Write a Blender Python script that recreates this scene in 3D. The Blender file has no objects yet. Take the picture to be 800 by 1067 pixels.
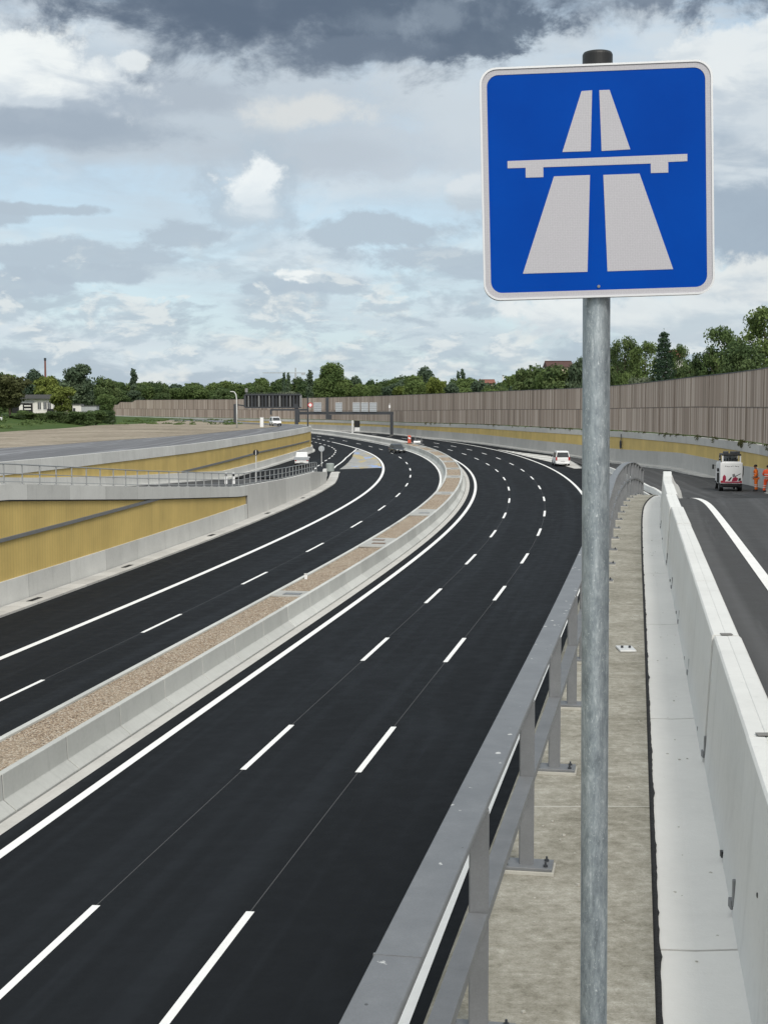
import bpy, bmesh, math, random
import numpy as np
from mathutils import Vector, Matrix

random.seed(7)
RNG = np.random.default_rng(11)
SC = bpy.context.scene
COL = SC.collection
PI = math.pi

# ------------------------------------------------------------------ camera
EYE = Vector((0.0, 0.0, 10.9))
FPX = 1500.0                       # focal length in photo pixels (photo 800 x 1067)
HORIZON = 417.0
PITCH = math.atan((533.5 - HORIZON) / FPX)
cam = bpy.data.cameras.new("camera")
cam.sensor_fit = 'AUTO'
cam.sensor_width = 36.0
cam.lens = 36.0 * FPX / 1067.0
cam.clip_start = 0.05
cam.clip_end = 20000
camo = bpy.data.objects.new("camera", cam)
COL.objects.link(camo)
camo.location = EYE
camo.rotation_euler = (PI / 2 - PITCH, 0, 0)
SC.camera = camo

# ------------------------------------------------------------------ exposure
SC.view_settings.view_transform = 'Standard'
SC.view_settings.look = 'None'
SC.view_settings.gamma = 1
SC.view_settings.use_curve_mapping = False
SC.view_settings.exposure = 0.68
EXPO = 2 ** 0.68

# ------------------------------------------------------------------ sun (behind thin cloud: wide and weak)
SUN_EL, SUN_AZ = math.radians(42), math.radians(166)      # azimuth from +Y towards +X
sl = bpy.data.lights.new("sun", 'SUN')
sl.energy = 1.45
sl.angle = math.radians(16)
sl.color = (1.0, 0.945, 0.87)
so = bpy.data.objects.new("sun", sl)
COL.objects.link(so)
sdir = Vector((math.sin(SUN_AZ) * math.cos(SUN_EL), math.cos(SUN_AZ) * math.cos(SUN_EL), math.sin(SUN_EL)))
so.rotation_euler = (-sdir).to_track_quat('-Z', 'Y').to_euler()
so.location = (0, -20, 60)


# ------------------------------------------------------------------ node helper
class NT:
    def __init__(self, tree):
        self.t = tree
        self.n = tree.nodes
        self.l = tree.links

    def node(self, kind, **kw):
        n = self.n.new(kind)
        for k, v in kw.items():
            setattr(n, k, v)
        return n

    def put(self, sock, v):
        if isinstance(v, bpy.types.NodeSocket):
            self.l.new(v, sock)
        elif v is not None:
            sock.default_value = v

    def math(self, op, a, b=None, c=None, clamp=False):
        n = self.node('ShaderNodeMath', operation=op, use_clamp=clamp)
        self.put(n.inputs[0], a)
        if b is not None: self.put(n.inputs[1], b)
        if c is not None: self.put(n.inputs[2], c)
        return n.outputs[0]

    def vmath(self, op, a, b=None):
        n = self.node('ShaderNodeVectorMath', operation=op)
        self.put(n.inputs[0], a)
        if b is not None: self.put(n.inputs[1], b)
        return n.outputs['Value'] if op in ('LENGTH', 'DOT_PRODUCT', 'DISTANCE') else n.outputs[0]

    def noise(self, vec, scale, detail=4, rough=0.55, dist=0.0, color=False):
        n = self.node('ShaderNodeTexNoise')
        self.put(n.inputs['Vector'], vec)
        n.inputs['Scale'].default_value = scale
        n.inputs['Detail'].default_value = detail
        n.inputs['Roughness'].default_value = rough
        n.inputs['Distortion'].default_value = dist
        return n.outputs['Color' if color else 'Fac']

    def voro(self, vec, scale, feature='F1', out='Distance', rnd=1.0):
        n = self.node('ShaderNodeTexVoronoi', feature=feature)
        self.put(n.inputs['Vector'], vec)
        n.inputs['Scale'].default_value = scale
        n.inputs['Randomness'].default_value = rnd
        return n.outputs[out]

    def white(self, v):
        n = self.node('ShaderNodeTexWhiteNoise', noise_dimensions='1D')
        self.put(n.inputs['W'], v)
        return n.outputs['Value']

    def ramp(self, f, stops, interp='LINEAR'):
        n = self.node('ShaderNodeValToRGB')
        n.color_ramp.interpolation = interp
        e = n.color_ramp.elements
        while len(e) < len(stops): e.new(0.5)
        for i, (p, c) in enumerate(stops):
            e[i].position = p
            e[i].color = (c, c, c, 1) if isinstance(c, (int, float)) else (*c, 1)
        self.put(n.inputs[0], f)
        return n.outputs[0]

    def mix(self, f, a, b, blend='MIX'):
        n = self.node('ShaderNodeMix', data_type='RGBA', blend_type=blend)
        self.put(n.inputs[0], f)
        for s, v in ((n.inputs[6], a), (n.inputs[7], b)):
            self.put(s, (*v, 1) if isinstance(v, tuple) and len(v) == 3 else v)
        return n.outputs[2]

    def maprange(self, v, a, b, c=0.0, d=1.0, smooth=True):
        n = self.node('ShaderNodeMapRange', interpolation_type='SMOOTHSTEP' if smooth else 'LINEAR')
        self.put(n.inputs[0], v)
        for i, q in enumerate((a, b, c, d)): n.inputs[i + 1].default_value = q
        return n.outputs[0]

    def combine(self, x, y, z):
        n = self.node('ShaderNodeCombineXYZ')
        for i, v in enumerate((x, y, z)): self.put(n.inputs[i], v)
        return n.outputs[0]

    def sep(self, v):
        n = self.node('ShaderNodeSeparateXYZ')
        self.put(n.inputs[0], v)
        return n.outputs

    def mapping(self, v, scale=(1, 1, 1), rot=(0, 0, 0), loc=(0, 0, 0)):
        n = self.node('ShaderNodeMapping')
        self.put(n.inputs[0], v)
        n.inputs['Scale'].default_value = scale
        n.inputs['Rotation'].default_value = rot
        n.inputs['Location'].default_value = loc
        return n.outputs[0]

    def bump(self, h, strength, dist=0.02):
        n = self.node('ShaderNodeBump')
        n.inputs['Strength'].default_value = strength
        n.inputs['Distance'].default_value = dist
        self.put(n.inputs['Height'], h)
        return n.outputs[0]


def srgb(r, g, b):
    return tuple((c / 255 / 12.92) if c / 255 <= .04045 else ((c / 255 + .055) / 1.055) ** 2.4 for c in (r, g, b))


# ------------------------------------------------------------------ world: sky with broken cloud
W = bpy.data.worlds.new("World")
SC.world = W
W.use_nodes = True
w = NT(W.node_tree)
for n in list(w.n): w.n.remove(n)
outw = w.node('ShaderNodeOutputWorld')
bg = w.node('ShaderNodeBackground')
w.l.new(bg.outputs[0], outw.inputs[0])
sky = w.node('ShaderNodeTexSky', sky_type='NISHITA', sun_disc=False)
sky.sun_elevation = SUN_EL
sky.sun_rotation = SUN_AZ
sky.air_density = 1.0
sky.dust_density = 1.5
STRENGTH = 0.1
D = w.node('ShaderNodeTexCoord').outputs['Generated']
dx, dy, dz = w.sep(D)
az = w.math('ARCTAN2', dx, dy)
el = w.math('ARCSINE', dz)
# sky coordinates in units of 0.0667 rad
cx_ = w.math('MULTIPLY', az, 15.0)
cy_ = w.math('MULTIPLY', el, 15.0)
low = w.math('ADD', w.math('ABSOLUTE', dz), 0.10)
flat = w.combine(w.math('DIVIDE', dx, low), w.math('DIVIDE', dy, low), 0.0)     # seen on a flat cloud deck
str3 = w.mapping(D, (1, 1, 2.6))
n_big = w.noise(str3, 7.0, 7, 0.55, 0.3)
n_mid = w.noise(str3, 19.0, 7, 0.58, 0.4)
n_flat = w.noise(flat, 1.15, 7, 0.56, 0.4)
n_warp = w.noise(D, 13.0, 5, 0.6, 0.0, True)
wv = w.vmath('SUBTRACT', n_warp, (0.5, 0.5, 0.5))
wx, wy, wz = w.sep(wv)
n_warp2 = w.noise(D, 55.0, 6, 0.65, 0.0, True)
wx2, wy2, wz2 = w.sep(w.vmath('SUBTRACT', n_warp2, (0.5, 0.5, 0.5)))


def lin(r, g, b, k=1.0):
    return tuple(k * t * c / EXPO / STRENGTH for c, t in zip(srgb(r, g, b), (.955, .992, 1.01)))


col = w.mix(w.maprange(el, 0.0, 0.35), w.mix(0.72, sky.outputs[0], lin(208, 225, 235)), w.mix(0.75, sky.outputs[0], lin(186, 210, 229)))
# thin veil and layered cloud
col = w.mix(w.maprange(n_flat, 0.42, 0.66, 0, 0.65), col, lin(200, 209, 217))
col = w.mix(w.maprange(n_big, 0.46, 0.68, 0, 0.75), col, lin(220, 227, 232))
lowband = w.math('MULTIPLY', w.maprange(el, 0.16, 0.04), w.maprange(n_mid, 0.47, 0.62))
col = w.mix(w.math('MULTIPLY', lowband, 0.75), col, lin(176, 188, 199))
lowband2 = w.math('MULTIPLY', w.maprange(el, 0.15, 0.03), w.maprange(w.noise(w.mapping(D, (1, 1, 2.2), (0, 0, 0), (3.1, 1.7, .4)), 22.0, 7, 0.55), 0.55, 0.66))
col = w.mix(w.math('MULTIPLY', lowband2, 0.8), col, lin(232, 233, 230))
# texture of the high deck
hi = w.maprange(el, 0.11, 0.19)
col = w.mix(w.math('MULTIPLY', hi, w.maprange(n_mid, 0.36, 0.62, 0.2, 0.85)), col, w.mix(w.maprange(n_big, .38, .6), lin(184, 193, 203), lin(214, 219, 224)))


n_edge = w.noise(w.mapping(D, (1, 1, 1.7)), 17.0, 9, 0.63, 0.25)
n_puff = w.noise(w.mapping(D, (1, 1, 1.15), loc=(2.3, .7, 1.9)), 30.0, 8, 0.62, 0.1)


def blob(col, px, py, rx, ry, color, amount=1.0, soft=0.6, amp=3.0, puff=False, shade=None):
    """one cloud at a bearing and an elevation, ragged by noise; px, py name the bearing as (x - 400)/1500 and (417 - y)/1500 rad"""
    bx, by = (px - 400) / 100.0, (HORIZON - py) / 100.0
    ex = w.math('MULTIPLY_ADD', cx_, 100.0 / rx, -bx * 100.0 / rx)
    ey = w.math('MULTIPLY_ADD', cy_, 100.0 / ry, -by * 100.0 / ry)
    r = w.vmath('LENGTH', w.combine(ex, ey, 0.0))
    n = n_puff if puff else n_edge
    f = w.math('MULTIPLY_ADD', n, amp, 1.0 - .5 * amp)
    f = w.math('SUBTRACT', f, r)
    f = w.maprange(f, -.5 * soft, .5 * soft, 0.0, amount)
    f = w.math('MULTIPLY', f, FRONT)
    if shade:
        g = w.math('ADD', w.math('MULTIPLY', ey, .6), w.math('MULTIPLY', w.math('SUBTRACT', n_mid, .5), 3.5))
        color = w.mix(w.maprange(g, -.75, .3), shade, color)
    return w.mix(f, col, color)


FRONT = w.math('GREATER_THAN', dy, 0.0)
# soft grey layers in the upper third
col = blob(col, 190, 120, 320, 62, lin(196, 204, 212), .85, 1.0, 2.0)
col = blob(col, 420, 165, 130, 28, lin(196, 204, 213), .85, .8, 2.5)
col = blob(col, 560, 115, 150, 75, lin(212, 219, 225), .7, 1.0, 2.0)
col = blob(col, 300, 168, 110, 16, lin(190, 198, 207), .6, .8, 2.5)
col = blob(col, 60, 148, 150, 18, lin(166, 177, 190), .8, .8, 2.4)
col = blob(col, 190, 116, 80, 20, lin(176, 185, 196), .75, .8, 2.6)
col = blob(col, 320, 126, 60, 13, lin(230, 228, 224), .7, 1.0, 3.6, True)
# dark rain cloud along the top and its ragged outliers
col = blob(col, 345, -52, 360, 132, lin(138, 149, 164), .92, .5, 1.6)
col = blob(col, 345, -62, 300, 126, lin(100, 113, 130), .93, .7, 1.9)
col = blob(col, 240, 22, 170, 30, lin(98, 111, 129), .75, .6, 2.4)
col = blob(col, 470, 46, 115, 30, lin(102, 115, 132), .93, .4, 3.0)
col = blob(col, 390, 68, 60, 12, lin(116, 128, 144), .85, .5, 2.8)
col = blob(col, 770, -10, 130, 48, lin(112, 124, 141), .92, .5, 2.8)
col = blob(col, 690, 8, 60, 18, lin(132, 143, 158), .85, .5, 3.0)
col = blob(col, 405, 42, 30, 9, lin(160, 171, 184), .3, 1.6, 4.5, True)
col = blob(col, 462, 34, 34, 16, lin(170, 181, 193), .35, 1.4, 5.0, True)
# bright cumulus on the left
col = blob(col, 60, 112, 95, 36, lin(226, 230, 233), .9, .5, 2.6, True, lin(176, 186, 198))
col = blob(col, 40, 96, 66, 36, lin(246, 247, 245), .95, .6, 2.9, True, lin(208, 215, 222))
col = blob(col, 14, 84, 36, 32, lin(247, 248, 246), .95, .6, 2.9, True, lin(224, 229, 233))
col = blob(col, 150, 84, 20, 10, lin(236, 238, 238), .85, .5, 2.6, True)
col = blob(col, 30, 144, 110, 12, lin(166, 177, 190), .85, .7, 2.6)
# small towering puff
col = blob(col, 266, 218, 42, 40, lin(186, 198, 209), .75, 1.1, 5.0, True)
col = blob(col, 263, 198, 20, 16, lin(248, 249, 248), .9, .9, 5.2, True, lin(214, 222, 228))
col = blob(col, 268, 222, 17, 20, lin(230, 235, 238), .65, 1.4, 5.4, True, lin(198, 208, 216))
# flat grey cloudlets over the horizon
for q in ((80, 270, 135, 14), (195, 252, 46, 13), (8, 236, 34, 15), (55, 228, 56, 6), (405, 243, 105, 18), (440, 271, 78, 13), (322, 299, 62, 11), (490, 282, 60, 14), (20, 300, 60, 12), (110, 290, 60, 9)):
    col = blob(col, *q, lin(184, 196, 207), .9, .5, 3.4)
col = blob(col, 318, 289, 24, 9, lin(246, 247, 245), .95, .3, 3.0, True)
# small lit heaps near the horizon
lowheap = w.noise(w.mapping(D, (1, 1, 2.4), loc=(.6, 4.2, 1.1)), 26.0, 9, .6, .3)
lowgate = w.math('MULTIPLY', w.maprange(el, .115, .075), w.maprange(el, 0.005, .025))
col = w.mix(w.math('MULTIPLY', lowgate, w.maprange(lowheap, .48, .60, 0, .8)), col, lin(190, 202, 211))
lowheap2 = w.noise(w.mapping(D, (1, 1, 2.4), loc=(.6, 4.2, 1.1 - .012)), 26.0, 9, .6, .3)
col = w.mix(w.math('MULTIPLY', lowgate, w.maprange(lowheap2, .545, .64, 0, .75)), col, lin(234, 236, 234))
# grey and white masses on the right
col = blob(col, 800, 160, 120, 80, lin(214, 220, 225), .85, .7, 2.6, True, lin(176, 187, 199))
col = blob(col, 765, 95, 70, 42, lin(236, 238, 238), .9, .5, 2.8, True, lin(200, 208, 216))
col = blob(col, 785, 250, 95, 40, lin(166, 179, 193), .92, .6, 2.8)
col = blob(col, 785, 300, 80, 22, lin(234, 235, 233), .92, .5, 2.8, True, lin(200, 208, 215))
col = blob(col, 690, 335, 90, 22, lin(230, 233, 233), .88, .6, 2.8, True, lin(198, 207, 214))
col = blob(col, 580, 328, 46, 24, lin(240, 241, 239), .88, .5, 2.8, True, lin(206, 213, 219))
col = blob(col, 495, 205, 30, 17, lin(224, 228, 231), .88, .5, 3.0, True, lin(196, 205, 213))
# brighter deck overhead and towards the hidden sun
sundot = w.vmath('DOT_PRODUCT', D, tuple(sdir))
glow = w.maprange(sundot, 0.35, 1.0, 0.0, 1.0)
top = w.maprange(el, 0.45, 1.2)
col = w.mix(w.math('MULTIPLY', top, .7), col, lin(226, 230, 234))
col = w.mix(w.maprange(dy, .8, .2, 0, .65), col, lin(240, 241, 240, 1.1))  # added fill: unseen sky beside and behind the camera brightened to light upright faces
col = w.mix(glow, col, lin(255, 252, 246, 1.35))
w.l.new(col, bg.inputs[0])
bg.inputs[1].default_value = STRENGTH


# ------------------------------------------------------------------ materials
MATS = {}


def new_mat(name):
    m = bpy.data.materials.new(name)
    m.use_nodes = True
    t = NT(m.node_tree)
    b = m.node_tree.nodes['Principled BSDF']
    MATS[name] = m
    return m, t, b


def simple(name, c, rough=0.6, metal=0.0, var=0.12, scale=3.0, bump=0.0, bscale=60.0, spec=0.4):
    m, t, b = new_mat(name)
    co = t.node('ShaderNodeTexCoord').outputs['Object']
    f = t.noise(co, scale, 5, 0.6)
    f2 = t.noise(co, scale * 9, 4, 0.6)
    f = t.math('ADD', t.math('MULTIPLY', f, .65), t.math('MULTIPLY', f2, .35))
    lo = tuple(x * (1 - var) for x in c)
    hi_ = tuple(min(1, x * (1 + var)) for x in c)
    t.put(b.inputs['Base Color'], t.ramp(f, [(.3, lo), (.7, hi_)]))
    b.inputs['Roughness'].default_value = rough
    b.inputs['Metallic'].default_value = metal
    b.inputs['Specular IOR Level'].default_value = spec
    if bump:
        t.put(b.inputs['Normal'], t.bump(t.noise(co, bscale, 3, .6), bump, .01))
    return m


def concrete(name, c, var=0.16, streak=0.0, uvjoint=0.0, jointdark=.35, bump=.25, spots=0.0, objrand=0.0):
    m, t, b = new_mat(name)
    tc = t.node('ShaderNodeTexCoord')
    co, uv = tc.outputs['Object'], tc.outputs['UV']
    f = t.noise(co, .7, 6, 0.6)
    f2 = t.noise(co, 9, 5, 0.65)
    f = t.math('ADD', t.math('MULTIPLY', f, .6), t.math('MULTIPLY', f2, .4))
    col = t.ramp(f, [(.3, tuple(x * (1 - var) for x in c)), (.5, c), (.72, tuple(min(1, x * (1 + var * .7)) for x in c))])
    if streak:
        s = t.noise(t.mapping(uv, (2.2, .25, 1)), 1.5, 5, .65)
        col = t.mix(t.maprange(s, .52, .72, 0, streak), col, tuple(x * .62 for x in c))
    if spots:
        v = t.voro(co, 9.0)
        col = t.mix(t.math('MULTIPLY', t.math('LESS_THAN', v, .12), spots), col, tuple(x * .35 for x in c))
    if uvjoint:
        u = t.sep(uv)[0]
        fr = t.math('FRACT', t.math('DIVIDE', u, uvjoint))
        j = t.math('LESS_THAN', fr, .022 / uvjoint)
        col = t.mix(t.math('MULTIPLY', j, .9), col, tuple(x * jointdark for x in c))
        r = t.white(t.math('FLOOR', t.math('DIVIDE', u, uvjoint)))
        col = t.mix(1.0, col, t.ramp(r, [(0, .88), (1, 1.06)]), 'MULTIPLY')
    if objrand:
        r = t.node('ShaderNodeObjectInfo').outputs['Random']
        col = t.mix(1.0, col, t.ramp(r, [(0, 1 - objrand), (1, 1.04)]), 'MULTIPLY')
    t.put(b.inputs['Base Color'], col)
    b.inputs['Roughness'].default_value = .85
    b.inputs['Specular IOR Level'].default_value = .25
    t.put(b.inputs['Normal'], t.bump(t.noise(co, 35, 5, .7), bump, .012))
    return m


def asphalt(name, c, var=.25, wheel=0.0):
    m, t, b = new_mat(name)
    tc = t.node('ShaderNodeTexCoord')
    co, uv = tc.outputs['Object'], tc.outputs['UV']
    big = t.noise(t.mapping(uv, (.35, .05, 1)), 1.0, 5, .6)
    mid = t.noise(co, 1.6, 5, .65)
    fine = t.noise(co, 38, 4, .8)
    f = t.math('ADD', t.math('MULTIPLY', big, .3), t.math('ADD', t.math('MULTIPLY', mid, .2), t.math('MULTIPLY', fine, .5)))
    col = t.ramp(f, [(.3, tuple(x * (1 - var) for x in c)), (.7, tuple(x * (1 + var) for x in c))])
    band = t.noise(t.mapping(uv, (1.3, .012, 1)), 1.0, 3, .5)
    col = t.mix(t.maprange(band, .46, .66, 0, .55), col, tuple(x * 1.9 for x in c))
    stain = t.noise(t.mapping(uv, (1, .22, 1), loc=(4, 9, 0)), .22, 6, .65, .6)
    col = t.mix(t.maprange(stain, .54, .7, 0, .5), col, tuple(x * 2.1 for x in c))
    dust = t.noise(t.mapping(uv, (.8, .03, 1), loc=(2, 5, 0)), 2.2, 6, .7)
    col = t.mix(t.maprange(dust, .56, .74, 0, .4), col, tuple(x * 2.6 for x in c))
    sp = t.voro(co, 22.0)
    col = t.mix(t.math('MULTIPLY', t.math('LESS_THAN', sp, .06), .6), col, tuple(min(1, x * 5) for x in c))
    t.put(b.inputs['Base Color'], col)
    t.put(b.inputs['Roughness'], t.maprange(mid, .3, .7, .74, .9))
    b.inputs['Specular IOR Level'].default_value = .13
    t.put(b.inputs['Normal'], t.bump(fine, .3, .006))
    return m


asphalt('asphalt_new', (.0080, .0095, .0116), .5)
asphalt('asphalt_ramp', (.06, .061, .063), .3)
asphalt('asphalt_street', (.13, .132, .14))
simple('road_paint', (.78, .78, .77), .7, 0, .06, 2.0)
simple('seam', (.06, .061, .064), .9)
concrete('concrete_barrier', (.52, .53, .51), .12, .3, objrand=.2)
concrete('concrete_white', (.64, .645, .63), .1, .28, objrand=.10, spots=.12)
concrete('concrete_gutter', (.70, .69, .665), .07, 0, spots=0)
concrete('concrete_wall', (.55, .55, .53), .12, .3, uvjoint=5.0)
concrete('concrete_grey', (.43, .425, .41), .12, .3, uvjoint=6.0)
concrete('concrete_pale', (.5, .495, .475), .12, .25, uvjoint=8.0)
concrete('concrete_kerb', (.5, .49, .465), .16, .2, uvjoint=1.5)
concrete('concrete_slab', (.36, .36, .345), .15)
simple('bitumen', (.012, .012, .013), .8, bump=.6, bscale=40)
simple('black_plastic', (.012, .013, .014), .45, var=.1)
simple('dark_steel', (.045, .05, .058), .5, .2)
simple('galv_rail', (.3, .31, .315), .5, .3)
simple('steel_band', (.2, .205, .21), .5, .3)
simple('grey_plastic', (.3, .34, .33), .6)
simple('white_paint', (.72, .73, .74), .45)
simple('pale_steel', (.6, .61, .61), .45, .1)
simple('panel_back', (.40, .43, .46), .4, .3)
simple('rubber', (.016, .016, .017), .8)
simple('rim', (.35, .36, .37), .35, .7)
simple('red_paint', (.5, .03, .03), .5)
simple('orange_red', (.5, .085, .045), .5)
simple('crimson', (.32, .02, .06), .5)
simple('brick_red', (.13, .055, .045), .85, scale=1.5)
simple('roof_tile', (.2, .075, .05), .8, var=.25, scale=1.5)
simple('roof_brown', (.075, .035, .028), .8, var=.2, scale=1.5)
simple('roof_felt', (.07, .072, .075), .85)
simple('render_white', (.68, .67, .64), .85)
simple('render_grey', (.33, .35, .36), .8)
simple('render_cream', (.5, .42, .33), .85)
simple('post_timber', (.25, .205, .165), .85)
simple('bark', (.075, .058, .042), .9, var=.3, scale=4)
simple('bark_pale', (.2, .19, .165), .9, var=.3, scale=4)
simple('hivis_orange', (.95, .19, .02), .6, var=.12, scale=6)
simple('hivis_red', (.95, .11, .03), .6, var=.12, scale=6)
simple('hivis_yellow', (.7, .5, .06), .55)
simple('reflective', (.6, .61, .6), .4)
simple('skin', (.36, .2, .14), .55)
simple('hair', (.012, .01, .009), .6)
simple('car_white', (.76, .77, .78), .25, var=.02, spec=.5)
simple('car_dark', (.028, .034, .042), .22, var=.05, spec=.6)
simple('car_silver', (.42, .44, .45), .3, .5, var=.03)
simple('tail_red', (.35, .01, .012), .3)
simple('lamp_clear', (.7, .7, .68), .15)


def glass_mat():
    m, t, b = new_mat('window_glass')
    co = t.node('ShaderNodeTexCoord').outputs['Object']
    t.put(b.inputs['Base Color'], t.ramp(t.noise(co, 1.2, 2), [(.3, (.012, .015, .018)), (.7, (.03, .036, .042))]))
    b.inputs['Roughness'].default_value = .06
    b.inputs['Specular IOR Level'].default_value = .6


glass_mat()


def galvanised():
    m, t, b = new_mat('galvanised')
    co = t.node('ShaderNodeTexCoord').outputs['Object']
    run = t.noise(t.mapping(co, (1, 1, .10)), 60, 6, .7, .6)
    fl = t.noise(t.mapping(co, (1, 1, .42)), 24, 6, .65, .7)
    fine = t.noise(t.mapping(co, (1, 1, .35)), 95, 4, .65, .8)
    scr = t.noise(t.mapping(co, (1, 1, .3), (.5, .3, .2)), 150, 3, .6, 2.5)
    f = t.math('ADD', t.math('MULTIPLY', run, .28), t.math('ADD', t.math('MULTIPLY', fl, .36), t.math('ADD', t.math('MULTIPLY', fine, .22), t.math('MULTIPLY', scr, .14))))
    col = t.ramp(f, [(.36, (.15, .175, .20)), (.47, (.275, .315, .345)), (.55, (.38, .425, .455)), (.66, (.66, .70, .72))])
    col = t.mix(t.maprange(scr, .62, .7, 0, .6), col, (.78, .82, .84))
    t.put(b.inputs['Base Color'], col)
    b.inputs['Metallic'].default_value = .65
    t.put(b.inputs['Roughness'], t.ramp(f, [(.35, .38), (.65, .58)]))
    t.put(b.inputs['Normal'], t.bump(t.math('ADD', fl, fine), .22, .003))


galvanised()


def rail_paint(name, dirt):
    m, t, b = new_mat(name)
    tc = t.node('ShaderNodeTexCoord')
    co = tc.outputs['Object']
    f = t.noise(co, 5, 6, .65)
    g = t.noise(co, 160, 2, .6)
    col = t.ramp(t.math('ADD', t.math('MULTIPLY', f, .7), t.math('MULTIPLY', g, .3)),
                 [(.3, (.145, .151, .16)), (.55, (.182, .189, .199)), (.75, (.23, .237, .246))])
    v = t.voro(t.vmath('ADD', t.mapping(co, (1, .6, 1)), t.vmath('SCALE', t.noise(co, 60, 3, .6, 0, True))) if False else t.mapping(t.vmath('ADD', co, t.vmath('MULTIPLY', t.noise(co, 70, 3, .6, 0, True), (.03, .03, .03))), (1, .7, 1)), 11.0)
    msk = t.math('MULTIPLY', t.math('LESS_THAN', v, t.maprange(t.noise(co, 2.3, 2), .36, .62, .0, .15)), 1.0)
    col = t.mix(t.math('MULTIPLY', msk, .85 * dirt), col, (.62, .62, .6))
    v2 = t.voro(t.mapping(co, (1, .8, 1), loc=(3.3, 1.2, 0)), 8.0)
    col = t.mix(t.math('MULTIPLY', t.math('LESS_THAN', v2, .045), .8 * dirt), col, (.05, .05, .05))
    t.put(b.inputs['Base Color'], col)
    b.inputs['Metallic'].default_value = .25
    b.inputs['Roughness'].default_value = .5
    t.put(b.inputs['Normal'], t.bump(g, .06, .002))


rail_paint('rail_paint', 0)
rail_paint('rail_top', 1)


def broom():
    """walkway slab: weathered, brushed across"""
    m, t, b = new_mat('walkway_concrete')
    tc = t.node('ShaderNodeTexCoord')
    uv, co = tc.outputs['UV'], tc.outputs['Object']
    s1 = t.noise(t.mapping(uv, (.55, .16, 1)), 9, 6, .65, .5)
    s2 = t.noise(t.mapping(uv, (2.4, .35, 1)), 9, 5, .7, .3)
    big = t.noise(co, 1.3, 5, .6)
    fine = t.noise(co, 85, 5, .75)
    mid = t.noise(co, 14, 6, .7)
    f = t.math('ADD', t.math('MULTIPLY', s1, .12), t.math('ADD', t.math('MULTIPLY', s2, .08), t.math('ADD', t.math('MULTIPLY', big, .24), t.math('ADD', t.math('MULTIPLY', mid, .32), t.math('MULTIPLY', fine, .24)))))
    col = t.ramp(f, [(.38, (.13, .122, .095)), (.46, (.235, .222, .182)), (.53, (.325, .31, .265)), (.62, (.48, .465, .415))])
    pit = t.voro(co, 26.0)
    col = t.mix(t.math('MULTIPLY', t.math('LESS_THAN', pit, .09), .55), col, (.08, .075, .06))
    u = t.sep(uv)[0]
    j = t.math('LESS_THAN', t.math('FRACT', t.math('DIVIDE', u, 4.6)), .004)
    col = t.mix(t.math('MULTIPLY', j, .7), col, (.5, .49, .45))
    t.put(b.inputs['Base Color'], col)
    b.inputs['Roughness'].default_value = .92
    b.inputs['Specular IOR Level'].default_value = .2
    t.put(b.inputs['Normal'], t.bump(t.math('ADD', s2, fine), .5, .012))


broom()


def gravel():
    m, t, b = new_mat('gravel')
    co = t.node('ShaderNodeTexCoord').outputs['Object']
    v = t.node('ShaderNodeTexVoronoi')
    t.put(v.inputs['Vector'], co)
    v.inputs['Scale'].default_value = 21
    r = t.sep(v.outputs['Color'])[0]
    col = t.ramp(r, [(0, (.21, .15, .105)), (.3, (.39, .295, .21)), (.55, (.49, .385, .285)), (.8, (.58, .485, .38)), (1, (.68, .62, .53))])
    col = t.mix(t.maprange(v.outputs['Distance'], .35, .75, 0, .75), col, (.09, .07, .05))
    lr = t.noise(co, .6, 4)
    col = t.mix(t.maprange(lr, .45, .7, 0, .35), col, (.42, .36, .28))
    t.put(b.inputs['Base Color'], col)
    b.inputs['Roughness'].default_value = .9
    b.inputs['Specular IOR Level'].default_value = .2
    t.put(b.inputs['Normal'], t.bump(t.math('SUBTRACT', 1.0, v.outputs['Distance']), .9, .05))


gravel()


def ribbed(name, c, pitch, dark=.55):
    m, t, b = new_mat(name)
    tc = t.node('ShaderNodeTexCoord')
    uv, co = tc.outputs['UV'], tc.outputs['Object']
    u = t.sep(uv)[0]
    fr = t.math('FRACT', t.math('DIVIDE', u, pitch))
    tri = t.math('ABSOLUTE', t.math('SUBTRACT', fr, .5))
    f = t.noise(co, .5, 4)
    col = t.ramp(f, [(.3, tuple(x * .9 for x in c)), (.7, tuple(x * 1.08 for x in c))])
    col = t.mix(t.math('MULTIPLY', t.math('LESS_THAN', tri, .06), .4), col, tuple(x * dark for x in c))
    r = t.white(t.math('FLOOR', t.math('DIVIDE', u, pitch * 4)))
    col = t.mix(1.0, col, t.ramp(r, [(0, .93), (1, 1.05)]), 'MULTIPLY')
    st = t.noise(t.mapping(uv, (1.2, .3, 1)), 1.4, 5, .6)
    col = t.mix(t.maprange(st, .55, .75, 0, .25), col, tuple(x * .6 for x in c))
    t.put(b.inputs['Base Color'], col)
    b.inputs['Roughness'].default_value = .65
    b.inputs['Specular IOR Level'].default_value = .25
    t.put(b.inputs['Normal'], t.bump(tri, .5, .03))


ribbed('yellow_cladding', (.55, .41, .145), .30)


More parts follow.
